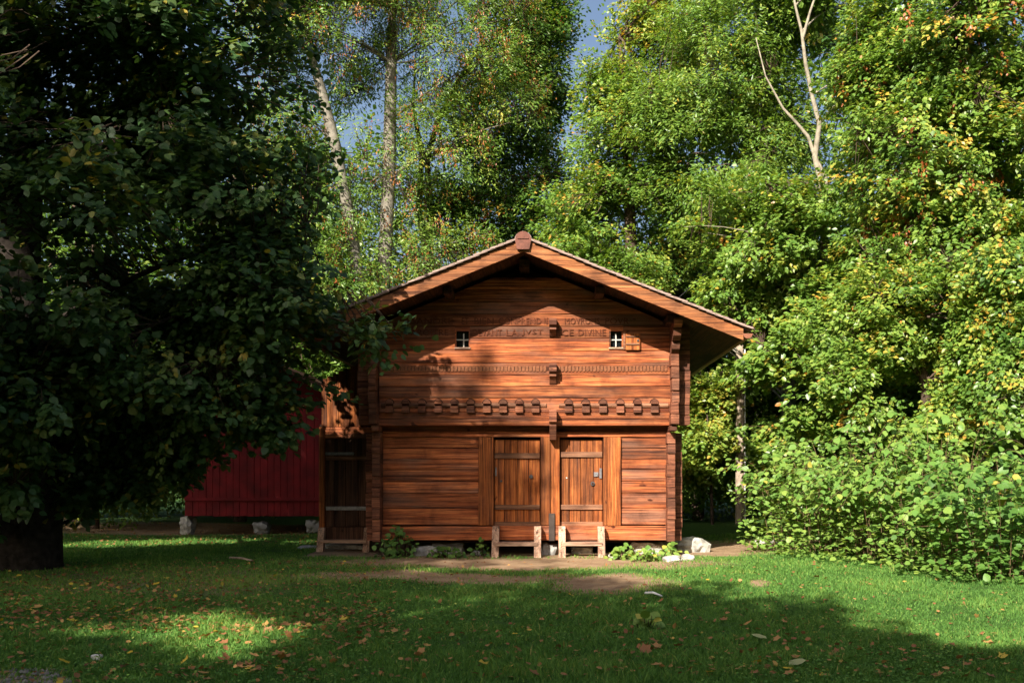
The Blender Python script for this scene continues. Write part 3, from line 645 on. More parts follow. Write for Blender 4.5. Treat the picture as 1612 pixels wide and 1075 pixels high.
def tree(name, label, cat, base, trunk, radii, blobs, n, K, L, W, size, tint=.4, tvar=.10, leaf=KITE, mat='leaf', bark='bark', seed=1, gap=.12, shell=.5, nl=14, limb_r=.05,
         keep=None, seeds=0.0, autumn=0.0, group=None, sunface=.45, droop=.15, flat=.07, extra=None, tsides=9, tintf=None, gs=.62):
    r = np.random.default_rng(seed); random.seed(seed)
    root = thing(name, label, cat, base, group)
    keep = keep or thin_at_stems
    C, O = crown_points(blobs, n, r, gap, gs, shell, keep)
    tb, tw = Tubes(), Tubes(); tb.add(trunk, radii, tsides, .06)
    if extra: extra(tb)
    limbs(tb, tw, trunk, blobs, C, r, nl, limb_r)
    link('trunk', tb.mesh('trunk'), root, M[bark]); tag(link('twigs', tw.mesh('twigs'), root, M['twig']), kind='stuff')
    tc = np.clip(tint + r.normal(0, tvar, len(C)), 0, .8)
    if tintf is not None: tc = np.clip(tc + np.array([tintf(c) for c in C]), 0, .9)
    if autumn: tc = np.where(r.random(len(C)) < autumn, r.uniform(.66, .86, len(C)), tc)
    P, Dr, Nr, S, T = sprays(C, O, K, L, W, size * (1.22 if mat == 'leaf' else 1.0), r, tc, droop, flat, sunface)
    if autumn: T = np.where(r.random(len(T)) < autumn * .3, r.uniform(.7, .95, len(T)), T)
    if seeds:
        sel = C[r.random(len(C)) < seeds]; k2 = 26
        P2 = sel[:, None] + r.normal(0, 1, (len(sel), k2, 3)) * np.array([.09, .09, .15]) + np.array([0, 0, -.12])
        m2 = len(sel) * k2
        P = np.concatenate([P, P2.reshape(-1, 3)]); Dr = np.concatenate([Dr, np.array([0, 0, -1.]) + r.normal(0, .35, (m2, 3))]); Nr = np.concatenate([Nr, -SUN + r.normal(0, .5, (m2, 3))])
        S = np.concatenate([S, r.uniform(.06, .10, m2)]); T = np.concatenate([T, np.clip(r.normal(.97, .04, m2), 0, 1)])
    tag(link('crown', leaf_mesh('crown', P, Dr, Nr, S, T, leaf), root, M[mat]), kind='stuff')
    return root, (P, Dr, Nr, S, T)
def XZ(px, py, d): return ((px - VX) * d / FPX, d - D, HC + (VY - py) * d / FPX)
def pblob(px, py, d, rx, ry, rz): return (*XZ(px, py, d), rx, ry, rz)
def ptrunk(pts, d): return [np.array(XZ(px, py, d)) for px, py in pts]

# where light must still reach the ground and the facade past the trees that shade the place
def in_poly(x, y, poly):
    c = False; j = len(poly) - 1
    for i in range(len(poly)):
        if (poly[i][1] > y) != (poly[j][1] > y) and x < (poly[j][0] - poly[i][0]) * (y - poly[i][1]) / (poly[j][1] - poly[i][1]) + poly[i][0]: c = not c
        j = i
    return c
LIT = [(880, 893), (1040, 940), (1140, 925), (1190, 948), (1290, 955), (1370, 990), (1480, 1030), (1640, 1052), (1900, 1000), (1900, 860), (1010, 860)]
def hits(c):
    t = -c[2] / SUN[2]; g = c + SUN * t
    tf = (YU - c[1]) / SUN[1]; f = c + SUN * tf
    return g, f
def shade_keep(c, soft=.25):
    g, f = hits(c); j = RNG.normal(0, soft, 2)
    if f[2] > -.1 and c[1] < 0:                                    # reaches the plane of the front
        if -3.4 < f[0] + j[0] < -.7 and f[2] + j[1] < 1.75: return RNG.random() < .62
        if -3.2 < f[0] < -.4 and 1.7 < f[2] < 3.5: return RNG.random() < .13
        if bay_hit(c): return RNG.random() < .02
        if f[0] + j[0] > -3.6 and f[2] < 14: return False
        if -10.8 < g[0] < -4.6 and 1.8 < g[1] < 4.3: return False
        return True
    px, py = to_px(g[0], g[1]); px = float(px) + j[0] * 60; py = float(py) + j[1] * 14
    if in_poly(px, py, LIT): return False
    if 610 < px < 1100 and 866 < py < 901: return RNG.random() < .07
    if ((px - 350) / 190) ** 2 + ((py - 1003) / 44) ** 2 < 1: return False
    if ((px - 60) / 90) ** 2 + ((py - 985) / 16) ** 2 < 1: return False
    if ((px - 700) / 150) ** 2 + ((py - 938) / 10) ** 2 < 1 or ((px - 640) / 240) ** 2 + ((py - 1070) / 9) ** 2 < 1: return RNG.random() < .25
    return RNG.random() < .74
def bay_hit(c):
    h = c + SUN * ((1.05 - c[1]) / SUN[1]); return -4.9 < h[0] < -3.2 and (1.9 < h[2] < 3.7 or -.1 < h[2] < .6)
def lime_keep(c):
    g, f = hits(c)
    px, py = to_px(c[0], c[1], c[2])
    if px > 525 + RNG.normal(0, 12) and py < 505 and RNG.random() > .1: return False
    if c[0] > -3.9 and c[2] < 4.5: return RNG.random() < .7
    if bay_hit(c): return RNG.random() < .05
    if 2.0 < g[1] < 4.2 and -10.4 < g[0] < -4.6: return False
    if -3.1 < f[0] < -2.3 and 0 < f[2] < 5: return RNG.random() < .75
    if f[0] > -3.1 and f[0] < 3 and c[1] < YU:
        if f[2] > 2.0 and f[2] < 5: return RNG.random() < (.4 if f[0] < -1.3 else .22)
        if f[0] > -.9 and f[2] > 0: return RNG.random() < .25
        return RNG.random() < .8
    return True

# ------------------------------------------------------------------ the lime tree in the left foreground
bx, by = -8.5, -2.3
lime_blobs = [(-8.2, -2.6, 6.3, 4.6, 3.3, 4.6), (-6.2, -2.4, 4.2, 2.9, 2.2, 2.3), (-9.0, -4.6, 4.6, 3.2, 2.6, 3.0), (-6.3, -3.2, 8.6, 3.0, 2.6, 3.0), (-5.1, -2.6, 5.6, 1.7, 1.5, 2.0), (-8.3, -4.2, 2.9, 2.0, 1.6, 1.1), (-7.5, -1.8, 2.9, 3.0, 1.4, .8), (-4.3, -2.0, 3.6, 1.1, .8, 1.0), (-3.9, -2.4, 4.1, 1.3, .6, .5), (-6.8, -1.2, 2.5, 2.3, .9, .75), (-8.6, -.6, 3.0, 2.8, .9, 1.3), (-9.8, -4.5, 2.2, 1.4, 1.4, .8), (-10.8, -2.5, 8.8, 2.6, 2.2, 2.0), (-6.0, -2.2, 2.35, 2.0, .8, .5), (-5.6, -2.6, 7.2, 1.8, 1.5, 1.6), (-4.9, -2.3, 4.3, 1.5, .9, 1.3), (-5.2, -1.8, 2.6, 1.2, .6, .6), (-3.6, -2.2, 4.0, .9, .4, .35), (-7.7, -.9, 2.05, 1.7, .6, .65), (-4.6, -2.8, 4.2, 1.1, .7, 1.0), (-7.5, -1.7, 1.9, 1.6, .6, .7), (-7.3, -1.5, 2.0, 1.7, .6, .6), (-8.7, -3.7, 1.7, 1.2, .5, .9), (-8.5, -3.9, 1.9, 1.4, .5, .9), (-9.0, -4.0, 1.4, 1.0, .5, .7), (-2.95, -2.4, 3.75, .65, .3, .25), (-3.4, -2.4, 3.9, .7, .35, .35), (-5.0, -2.0, 2.9, 1.2, .6, .6), (-5.3, -2.2, 2.7, 1.3, .6, .6), (-7.6, -1.9, 1.35, 1.1, .5, .6), (-7.5, -2.0, 1.5, 1.2, .5, .6), (-6.8, -1.7, 1.75, 1.0, .4, .5)]
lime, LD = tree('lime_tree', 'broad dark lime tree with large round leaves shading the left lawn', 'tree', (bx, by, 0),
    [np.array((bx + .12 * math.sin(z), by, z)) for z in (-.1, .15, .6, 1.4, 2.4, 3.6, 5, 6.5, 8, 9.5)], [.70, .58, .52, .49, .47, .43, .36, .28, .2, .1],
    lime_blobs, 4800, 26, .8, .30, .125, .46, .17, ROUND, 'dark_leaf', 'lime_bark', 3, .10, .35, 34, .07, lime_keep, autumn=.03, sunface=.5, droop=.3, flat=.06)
# the leaves that show largest are leaves of their own
def single_leaves(root, data, mat, n, px_lo=0, px_hi=1612, front=1.0, extra_ok=None, tpl=ROUND):
    P, Dr, Nr, S, T = data; px, py = to_px(P[:, 0], P[:, 1], P[:, 2]); d = P[:, 1] + D
    ok = (px > px_lo) & (px < px_hi) & (py > 5) & (py < 1075)
    sc = np.where(ok, S / d * (1 + .3 * RNG.random(len(S))), 0); pick = np.argsort(-sc)[:n]
    var = []
    for tv in (.15, .35, .5, .65, .95):
        var.append(leaf_mesh('leaf', np.zeros((1, 3)), np.array([[1., 0, 0]]), np.array([[0, 0, 1.]]), np.ones(1), np.array([tv]), tpl)); var[-1].materials.append(mat)
    tv = np.array([.15, .35, .5, .65, .95])
    for i in pick:
        me = var[int(np.argmin(abs(tv - T[i])))]; a = unit(Dr[i]); s = unit(np.cross(Nr[i], a)); u = np.cross(a, s); k = S[i]; q = P[i] - SUN * .02
        o = bpy.data.objects.new('leaf', me); COL.objects.link(o); o.parent = root
        o.matrix_parent_inverse = Matrix.Translation(-Vector(root.location))
        o.matrix_basis = Matrix(((a[0] * k, s[0] * k, u[0] * k, q[0]), (a[1] * k, s[1] * k, u[1] * k, q[1]), (a[2] * k, s[2] * k, u[2] * k, q[2]), (0, 0, 0, 1)))
    keep = np.ones(len(P), bool); keep[pick] = False
    return tuple(a[keep] for a in data)
rest = single_leaves(lime, LD, M['dark_leaf'], 300)
for ch in lime.children:
    if ch.name.startswith('crown'):
        ch.data = leaf_mesh('crown', *rest, ROUND); ch.data.materials.append(M['dark_leaf'])

# ------------------------------------------------------------------ ash trees behind the granary
dA = 28.0
tree('ash_tree', 'tall ash with thick straight grey trunk rising behind the left roof slope', 'tree', XZ(606, 797, dA),
    ptrunk([(604, 830), (603, 640), (602, 520), (603, 450), (608, 370), (612, 280), (614, 190), (616, 100), (618, 10), (622, -120)], dA), [.30, .25, .21, .20, .19, .18, .17, .15, .11, .05],
    [pblob(600, 60, dA, 3.0, 2.4, 2.3), pblob(720, 40, dA, 2.6, 2.2, 2.4), pblob(770, 130, dA, 2.2, 1.8, 1.5), pblob(520, 60, dA, 2.0, 1.8, 2.0), pblob(640, 320, dA, 1.7, 1.5, 1.2), pblob(560, 400, dA, 1.8, 1.5, 1.2), pblob(640, -60, dA, 4.5, 3, 2), pblob(600, 230, dA, 1.8, 1.4, 1.6), pblob(700, 230, dA, 1.8, 1.4, 1.5), pblob(690, 400, dA, 2.0, 1.3, 1.0)],
    1550, 46, .8, .32, .098, .50, .09, NARROW, 'leaf', 'pale_bark', 21, .06, .40, 50, .032, seeds=.22, flat=.12, sunface=.5, droop=.25)
tree('ash_tree', 'leaning grey ash trunk beside the thick straight ash behind the roof', 'tree', XZ(575, 797, 27),
    ptrunk([(575, 840), (572, 600), (568, 470), (556, 390), (545, 320), (528, 230), (508, 150), (490, 90), (478, 10), (470, -80)], 27), [.22, .20, .18, .17, .16, .15, .14, .12, .09, .04],
    [pblob(460, 40, 27, 1.7, 1.6, 1.7), pblob(510, 300, 27, 1.2, 1.2, 1.6), pblob(450, 180, 27, 1.2, 1.2, 1.3), pblob(500, -60, 27, 2.5, 2, 1.5), pblob(470, 330, 27, 1.6, 1.2, 1.5), pblob(560, 420, 26.2, 1.1, .5, 1.2), pblob(545, 440, 26.2, 1.1, .5, 1.0)],
    1000, 44, .8, .32, .105, .45, .10, NARROW, 'leaf', 'pale_bark', 22, .08, .35, 24, .03, seeds=.25, flat=.12, droop=.25)
dB = 31.0
tree('ash_tree', 'slim forked ash with dark double stem between the ash trunks and the gable peak', 'tree', XZ(672, 790, dB),
    ptrunk([(672, 830), (674, 600), (676, 450), (678, 330), (672, 250), (690, 190), (720, 130), (745, 90), (770, 40)], dB), [.16, .14, .12, .11, .10, .08, .07, .05, .02],
    [pblob(800, 190, dB, 2.2, 1.8, 2.0), pblob(860, 90, dB, 1.0, 1.5, 2.2), pblob(740, 330, dB, 2.0, 1.6, 1.5), pblob(850, 330, dB, 2.2, 1.8, 1.7), pblob(820, 20, dB, 1.7, 1.6, 1.5)],
    1300, 46, .85, .34, .11, .32, .12, KITE, 'leaf', 'bark', 23, .08, .35, 34, .03, seeds=.05, autumn=.07, flat=.12,
    extra=lambda tb: (tb.add(ptrunk([(676, 440), (660, 330), (664, 240), (650, 170), (655, 80)], dB), [.12, .10, .09, .06, .02], 6), tb.add(ptrunk([(690, 190), (700, 270), (740, 240), (830, 90)], dB), [.06, .05, .05, .02], 5)))
# hornbeams and others to the right
tree('hornbeam_tree', 'bright green hornbeam with golden tips and pointed upright shoots behind the right roof', 'tree', XZ(1000, 800, 27),
    ptrunk([(1000, 830), (1000, 600), (995, 450), (990, 300), (985, 180), (975, 60)], 27), [.22, .2, .18, .15, .1, .03],
    [pblob(985, 220, 27, 1.7, 1.8, 2.0), pblob(1010, 340, 27, 2.3, 2.0, 2.0), pblob(920, 340, 26.5, 1.6, 1.5, 1.6), pblob(950, 110, 27, .55, .8, 1.4), pblob(1030, 90, 28, 1.5, 1.4, 1.8), pblob(1080, 20, 28.5, 1.6, 1.4, 1.6), pblob(925, 440, 26, 2.0, 1.5, 1.0)],
    1600, 50, .95, .34, .095, .50, .08, KITE, 'leaf', 'bark', 31, .13, .45, 30, .04, autumn=.05, tintf=lambda c: .05 * max(0, c[2] - 11))
tree('ash_tree', 'feathery pale green ash filling the middle of the wood edge', 'tree', XZ(1250, 800, 25.5),
    ptrunk([(1250, 830), (1240, 600), (1215, 480), (1170, 350), (1185, 220), (1190, 90), (1170, -40)], 25.5), [.2, .18, .16, .14, .11, .07, .03],
    [pblob(1130, 130, 25.5, 2.0, 1.8, 1.9), pblob(1200, 20, 25.5, 2.4, 1.8, 1.7), pblob(1140, 260, 25, 1.8, 1.6, 1.4), pblob(1360, 60, 25.5, 1.6, 1.6, 1.8), pblob(1060, 190, 25.5, 1.3, 1.3, 1.3), pblob(1230, 190, 25.8, 1.5, 1.2, 1.6)],
    1500, 52, .85, .33, .115, .50, .07, NARROW, 'leaf', 'pale_bark', 32, .10, .45, 26, .045, flat=.11, droop=.25)
tree('forked_tree', 'slender tree with bare pale forked stem showing among the green leaves', 'tree', XZ(1290, 815, 23),
    ptrunk([(1300, 840), (1300, 600), (1298, 420), (1295, 300), (1283, 246), (1290, 195), (1278, 150), (1268, 100), (1262, 50), (1252, 10), (1240, -60)], 23), [.12, .10, .09, .075, .068, .058, .048, .042, .036, .028, .012],
    [pblob(1280, 370, 22.7, 2.0, 1.5, 1.1), pblob(1180, 360, 23, 1.7, 1.5, 1.2), pblob(1290, -40, 24, 1.6, 1.4, 1.1), pblob(1400, 150, 24.5, 1.4, 1.2, 1.6)],
    800, 52, .85, .34, .10, .50, .07, KITE, 'leaf', 'fork_bark', 33, .12, .4, 16, .025, autumn=.03,
    extra=lambda tb: (tb.add(ptrunk([(1283, 248), (1272, 215), (1255, 195), (1232, 170), (1205, 120), (1190, 60)], 23), [.046, .042, .036, .028, .018, .010], 7), tb.add(ptrunk([(1264, 60), (1275, 20), (1285, -10)], 23), [.04, .03, .02], 6),
                      tb.add(ptrunk([(1283, 250), (1300, 280), (1302, 300)], 23), [.06, .05, .04], 6)))
tree('hornbeam_tree', 'large hornbeam hung with rusty seed bunches towering over the right lawn', 'tree', XZ(1540, 850, 20.5),
    ptrunk([(1545, 880), (1540, 600), (1535, 420), (1520, 250), (1505, 100), (1500, -60)], 20.5), [.28, .25, .22, .18, .14, .06],
    [pblob(1500, 70, 20.5, 2.3, 1.8, 2.0), pblob(1450, 260, 20.2, 1.7, 1.6, 1.6), pblob(1570, 260, 20, 1.7, 1.6, 1.8), pblob(1600, 90, 20.5, 1.5, 1.6, 2.0), pblob(1400, 110, 21, 1.2, 1.3, 1.4), pblob(1560, 420, 19.5, 1.6, 1.4, 1.3), pblob(1440, 400, 20.5, 1.5, 1.3, 1.2)],
    1800, 52, .85, .30, .10, .51, .10, KITE, 'leaf', 'bark', 34, .13, .45, 34, .045, seeds=.08, autumn=.03, droop=.45)
tree('maple_tree', 'leafy field maple behind the utility pole with pale sunlit leaves', 'tree', XZ(1215, 820, 23.5),
    ptrunk([(1300, 850), (1298, 700), (1295, 600), (1290, 540), (1280, 470)], 23.5), [.12, .11, .10, .08, .04],
    [pblob(1200, 450, 23.3, 1.5, 1.3, 1.2), pblob(1110, 430, 30.5, 1.6, 1.2, 1.3), pblob(1230, 560, 22.5, 1.3, 1.1, 1.0), pblob(1330, 480, 22.5, 1.5, 1.2, 1.1), pblob(1050, 470, 30.5, 1.8, 1.2, 1.1), pblob(1300, 630, 22, 1.5, 1.1, .9), pblob(1240, 650, 23, 1.1, .9, .9), pblob(1400, 660, 21.5, 1.5, .9, .9), pblob(1260, 740, 23, 1.1, .8, 1.0)],
    1900, 52, .8, .34, .105, .51, .08, HEX, 'leaf', 'pale_bark', 35, .13, .4, 24, .035, autumn=.04)
tree('hornbeam_tree', 'low spreading hornbeam with yellow-green sprays above the broad-leaved shrubs', 'tree', XZ(1440, 860, 19),
    ptrunk([(1470, 890), (1465, 700), (1455, 600), (1440, 500)], 19), [.12, .11, .09, .04],
    [pblob(1420, 500, 19, 1.4, 1.2, 1.0), pblob(1380, 600, 18.6, 1.3, 1.0, .8), pblob(1500, 540, 18.4, 1.2, 1.1, .9), pblob(1590, 500, 17.8, .9, 1.0, 1.1), pblob(1340, 520, 20, 1.0, 1.0, .9), pblob(1480, 640, 18.6, 1.3, .9, .8), pblob(1560, 640, 18.4, 1.2, .9, .8)],
    1250, 50, .75, .28, .09, .54, .09, KITE, 'leaf', 'bark', 36, .12, .4, 22, .03, droop=.3, autumn=.03)
tree('dogwood_tree', 'drooping small-leaved dogwood with reddish twigs at the right wood edge', 'tree', XZ(1600, 880, 17.2),
    ptrunk([(1625, 905), (1618, 740), (1600, 600), (1585, 460)], 17.2), [.08, .07, .06, .03],
    [pblob(1600, 620, 17.2, .8, .8, 1.2), pblob(1570, 450, 17.6, .8, .8, .8), pblob(1625, 760, 17, .6, .7, .9)],
    420, 44, .7, .25, .085, .50, .16, KITE, 'leaf', 'twig', 37, .06, .4, 16, .02, droop=.9, autumn=.06)
tree('maple_sapling', 'small yellow-green maple sapling between the granary corner and the pole', 'tree', XZ(1118, 830, 28),
    ptrunk([(1122, 842), (1120, 780), (1116, 700), (1112, 640)], 28), [.05, .045, .04, .02],
    [pblob(1112, 680, 28, .95, .7, .85), pblob(1125, 620, 28, 1.0, .7, .6), pblob(1088, 740, 28, .6, .5, .7)],
    330, 46, .55, .24, .095, .64, .06, HEX, 'leaf', 'bark', 38, .0, .4, 12, .02)
tb = Tubes(); tb.add(ptrunk([(1102, 560), (1105, 595), (1125, 622), (1155, 638), (1185, 640), (1210, 690), (1215, 830)], 28.8), [.04, .06, .07, .07, .06, .05, .05], 8, .08)
bt = thing('bent_tree', 'curved bare grey trunk bending behind the utility pole', 'tree', XZ(1215, 822, 28.8)); link('trunk', tb.mesh('trunk'), bt, M['pale_bark'])

# more of the wood further back: alike trees, only their place tells them apart
def proto(seed, mat='leaf', tint=.30, h=12, w=3.6, n=560, size=.17, K=34, low=.2, name='woodland_tree'):
    r = np.random.default_rng(seed); random.seed(seed)
    bl = [(0, 0, h * .55, w, w, h * .42), (w * .4, -.5, h * .3, w * .8, w * .8, h * .25), (-w * .5, 0, h * .35, w * .7, w * .8, h * .28), (0, -w * .4, h * .18, w * .8, w * .7, h * .16)]
    tr = [np.array((.05 * h * math.sin(k * 1.3) * .2, 0, z)) for k, z in enumerate(np.linspace(-.2, h * .93, 7))]
    C, O = crown_points(bl, n, r, .10, .4, .35); tb, tw = Tubes(), Tubes(); tb.add(tr, list(np.linspace(.26, .04, 7)), 7)
    limbs(tb, tw, tr, bl, C, r, 16, .05, .012)
    P, Dr, Nr, S, T = sprays(C, O, K, 1.3, .55, size, r, np.clip(tint + r.normal(0, .10, len(C)), 0, .8), .2, .12)
    tm, wm, cm = tb.mesh('trunk'), tw.mesh('twigs'), leaf_mesh('crown', P, Dr, Nr, S, T, KITE)
    tm.materials.append(M['bark']); wm.materials.append(M['twig']); cm.materials.append(M[mat]); return tm, wm, cm
pro = [proto(51, tint=.42, n=700), proto(52, tint=.48, n=700), proto(53, tint=.36, h=10, n=620)]
def place(pr, name, label, cat, group, x, y, rz, s):
    r = thing(name, label, cat, (x, y, 0), group); r.rotation_euler.z = rz; r.scale = (s, s, s)
    for n_, me in zip(('trunk', 'twigs', 'crown'), pr):
        o = bpy.data.objects.new(n_, me); COL.objects.link(o); o.parent = r
        if n_ != 'trunk': o['kind'] = 'stuff'
    return r
k = 0
for (x, y, s) in ((-15.5, 6, .62), (-12.2, 8.2, .7), (-9.6, 12.5, .8), (-8.5, 19, 1.3), (-4.5, 18, 1.2), (-12, 17, 1.35), (7.5, 15.5, 1.45), (12, 15, 1.5), (5.2, 18, 1.4), (-24, 17, 1.1), (-19, 13, 1.15), (-14.5, 12, 1.2), (-10.5, 15, 1.15), (-7, 18, 1.0), (-2.6, 16.5, .85), (1.6, 14.5, .8), (4.6, 12.5, .75), (8, 13, 1.0), (11.5, 11, 1.1), (15, 9, 1.2), (3.2, 20, 1.05), (-13, 22, 1.2), (12.5, 4.5, 1.0), (-5.5, 24, 1.1), (8.6, 7.5, .62), (7.2, 11.6, .6)):
    place(pro[k % 3], 'woodland_tree', 'dense leafy tree standing deep in the wood behind the clearing', 'tree', 'trees of the wood in the background', x, y, k * 1.9, s); k += 1

# trees out of view on the sun side: they cast the long shade over the lime, the shed and the lawn
def shade_tree(label, x, y, h, blobs, n, seed):
    tree('lime_tree', label, 'tree', (x, y, 0), [np.array((x, y, z)) for z in np.linspace(-.1, h * .9, 7)], list(np.linspace(.5, .08, 7)), blobs, n, 30, 1.0, .42, .19, .35, .1, KITE, 'leaf', 'bark', seed, -.3, .1, 24, .07, shade_keep)
shade_tree('tall lime tree standing left of the viewpoint', -19, -24, 24, [(-19, -24, 16, 6.5, 3.5, 9), (-14, -24, 20, 5, 3, 5), (-13.7, -23.6, 19.6, 1.8, 1.2, 1.4), (-13.2, -23.6, 19.4, 1.6, 1.2, 1.2), (-13.5, -23.6, 21.0, 1.7, 1.0, 1.0), (-24, -23, 14, 5, 3.5, 8)], 2300, 61)
shade_tree('round lime tree standing behind the viewpoint', -8.5, -25, 15, [(-8.5, -25, 11.5, 5.2, 2.6, 5.5), (-14, -25, 11, 4, 2.6, 5), (-3.5, -25, 10, 3.5, 2.4, 4)], 2300, 62)
shade_tree('spreading lime tree far behind the viewpoint', -24, -33, 28, [(-24, -33, 21, 7, 3.5, 9), (-17, -33, 25, 5, 3, 5)], 1300, 63)
shade_tree('low-branched lime tree growing left of the broad dark lime', -14.5, -2.5, 15, [(-14.5, -2.5, 8.5, 3.4, 3.0, 5.5), (-15.5, -5, 7, 3, 2.5, 5), (-13.6, -1.0, 10.5, 2.6, 2, 3.5)], 1500, 64)
for i, (x, y, s) in enumerate(((-2, -33, 1.55), (4.5, -32, 1.55), (10, -29, 1.55), (15, -25, 1.5), (17, -18, 1.45), (9, -37, 1.7), (-8, -36, 1.6), (1.5, -39, 1.75), (21, -12, 1.5), (19, -30, 1.7))):
    place(pro[i % 3], 'woodland_tree', 'leafy tree closing the clearing behind the viewpoint', 'tree', 'trees behind the viewpoint', x, y, i * 2.3, s)  # out of view, added to hold down the sky light in the clearing

# ------------------------------------------------------------------ broad-leaved shrubs along the right edge of the lawn
SHW = ['broad-leaved knotweed shrub nearest the granary with arching green sprays', 'broad-leaved knotweed shrub with tall arching stems beside the pole shrubs', 'knotweed shrub showing many bare pale stems in its middle', 'tall knotweed shrub with a straight upright leafy shoot on top', 'knotweed shrub with reddish bare stems near the lawn corner', 'dark shaded knotweed shrub at the end of the shrub row']
def shrub(label, px, py, h, spread, ns, seed, tint=.45, lean=(0, 0), nsingle=90, low=620, dens=23, bare=.97):
    r = np.random.default_rng(seed); x, y = ground_at(px, py); x, y = float(x), float(y) + spread * .55; z0 = G(x, y)
    root = thing('knotweed_shrub', label, 'shrub', (x, y, z0), 'broad-leaved shrubs along the lawn')
    tb = Tubes(); P, Dr, Nr, S, T = [], [], [], [], []
    for i in range(ns):
        a = r.uniform(0, 2 * math.pi); b0 = np.array([x, y, z0]) + np.array([math.cos(a), math.sin(a), 0]) * spread * .55 * math.sqrt(r.random()); b0[2] -= .03
        hh = h * r.uniform(.55, 1.08); od = unit(np.array([math.cos(a) + lean[0], math.sin(a) + lean[1] - .35, 0])); out = spread * r.uniform(.45, 1.45)
        tip = b0 + od * out + np.array([0, 0, hh * r.uniform(.50, .92)]); mid = b0 + od * out * .22 + np.array([0, 0, hh * 1.08])
        pts = bez(b0, mid, tip, 9); tb.add(pts, [.0055 - .0037 * k / 8 for k in range(9)], 4)
        pa = np.array([list(p) for p in pts]); m = dens + int(r.integers(0, 5))
        for k in range(m):
            t = 1 - (k / m) ** 1.05 * bare; f = t * 8; j = min(7, int(f)); p = pa[j] + (pa[j + 1] - pa[j]) * (f - j); ax = unit(pa[j + 1] - pa[j])
            s = unit(np.cross(ax, [0, 0, 1.0]) + 1e-6) * (1 if k % 2 else -1)
            P.append(p + s * r.uniform(.02, .07) + r.normal(0, .02, 3)); Dr.append(s * .8 + ax * .5 + np.array([0, 0, -.35]) + r.normal(0, .2, 3)); Nr.append(np.array([0, 0, .65]) - SUN * .65 + r.normal(0, .42, 3))
            S.append(r.uniform(.060, .145) * (1 - .25 * (k < 2))); T.append(tint + r.normal(0, .10) + (.45 if r.random() < .025 else 0))
    for k in range(low):                                           # low leaves spilling on to the grass
        a = r.uniform(0, 2 * math.pi); q = spread * (.5 + .6 * r.random()); p = np.array([x + q * math.cos(a) * 1.1, y + q * math.sin(a) * .8 - .1, 0]); p[2] = G(p[0], p[1]) + .06 + .95 * r.random() ** 1.5
        P.append(p); Dr.append(r.normal(0, 1, 3) * np.array([1, 1, .3])); Nr.append(np.array([0, 0, .7]) - SUN * .6 + r.normal(0, .3, 3)); S.append(r.uniform(.055, .12)); T.append(tint + .06 + r.normal(0, .1))
    data = (np.array(P), np.array(Dr), np.array(Nr), np.array(S), np.clip(np.array(T), 0, 1))
    link('stems', tb.mesh('stems'), root, M['stem'])['kind'] = 'stuff'
    rest = single_leaves(root, data, M['shrub_leaf'], nsingle)
    tag(link('foliage', leaf_mesh('foliage', *rest, ROUND), root, M['shrub_leaf']), kind='stuff')
shrub(SHW[0], 1262, 872, 2.3, .95, 46, 71, .52, (-.2, -.1))
shrub(SHW[1], 1340, 884, 2.5, 1.15, 60, 72, .56)
shrub(SHW[2], 1420, 894, 2.3, 1.05, 62, 73, .52, dens=18, bare=.84)
shrub(SHW[3], 1490, 902, 2.7, 1.0, 52, 74, .52)
shrub(SHW[4], 1545, 915, 2.0, .9, 52, 75, .5, dens=17, bare=.85)
shrub(SHW[5], 1612, 925, 1.9, .9, 46, 76, .28)  # lower tint, so darker leaves than the other shrubs

# leafy plants at the foot of the granary
def ground_plant(label, px, py, w, h, n, seed, tint, name='ivy_plant', size=.085, wall=0.0):
    r = np.random.default_rng(seed); x, y = ground_at(px, py); x, y = float(x), float(y) + .1; z0 = G(x, y)
    root = thing(name, label, 'plant', (x, y, z0), 'leafy plants along the granary foot'); tb = Tubes(); P, Dr, Nr, S, T = [], [], [], [], []
    for i in range(n):
        u = r.normal(0, .42); p = np.array([x + np.clip(u, -1, 1) * w / 2, y + r.normal(0, .09), z0 + .03 + h * r.random() ** 1.2 * (1 - .6 * abs(np.clip(u, -1, 1)))])
        tb.add([(x + (p[0] - x) * .6, y + .05, z0 - .02), (p[0] * .8 + x * .2, p[1] + .02, (z0 + p[2]) / 2), tuple(p)], [.006, .005, .003], 3)
        P.append(p); Dr.append(np.array([r.normal(0, 1), -.5, -.4 + r.normal(0, .4)])); Nr.append(np.array([0, -.5, .8]) + r.normal(0, .35, 3)); S.append(size * r.uniform(.7, 1.35)); T.append(tint + r.normal(0, .12))
    link('stems', tb.mesh('stems'), root, M['twig'])['kind'] = 'stuff'
    data = (np.array(P), np.array(Dr), np.array(Nr), np.array(S), np.clip(np.array(T), 0, 1))
    rest = single_leaves(root, data, M['shrub_leaf'], min(28, n // 2)); tag(link('foliage', leaf_mesh('foliage', *rest, ROUND), root, M['shrub_leaf']), kind='stuff')
ground_plant('bushy dark ivy plant growing beside the left corner of the granary', 622, 877, .75, .58, 110, 81, .30)
ground_plant('low ivy plant trailing over the grey slabs under the sill', 700, 878, .8, .20, 50, 82, .30)
ground_plant('ivy sprig climbing beside the left leg of the middle step', 757, 876, .3, .42, 28, 83, .34)
ground_plant('bright leafy plant beside the right front step among white stones', 985, 881, .6, .26, 70, 84, .62)
ground_plant('bright leafy plant in front of the white boulder under the sill', 1020, 884, .6, .20, 55, 85, .6)
ground_plant('bright leafy plant between the white boulder and the corner rock', 1058, 881, .5, .26, 60, 86, .6)
ground_plant('light green weed tuft standing alone in the shaded lawn', 1020, 993, .26, .16, 26, 87, .7, 'weed_tuft', .09)

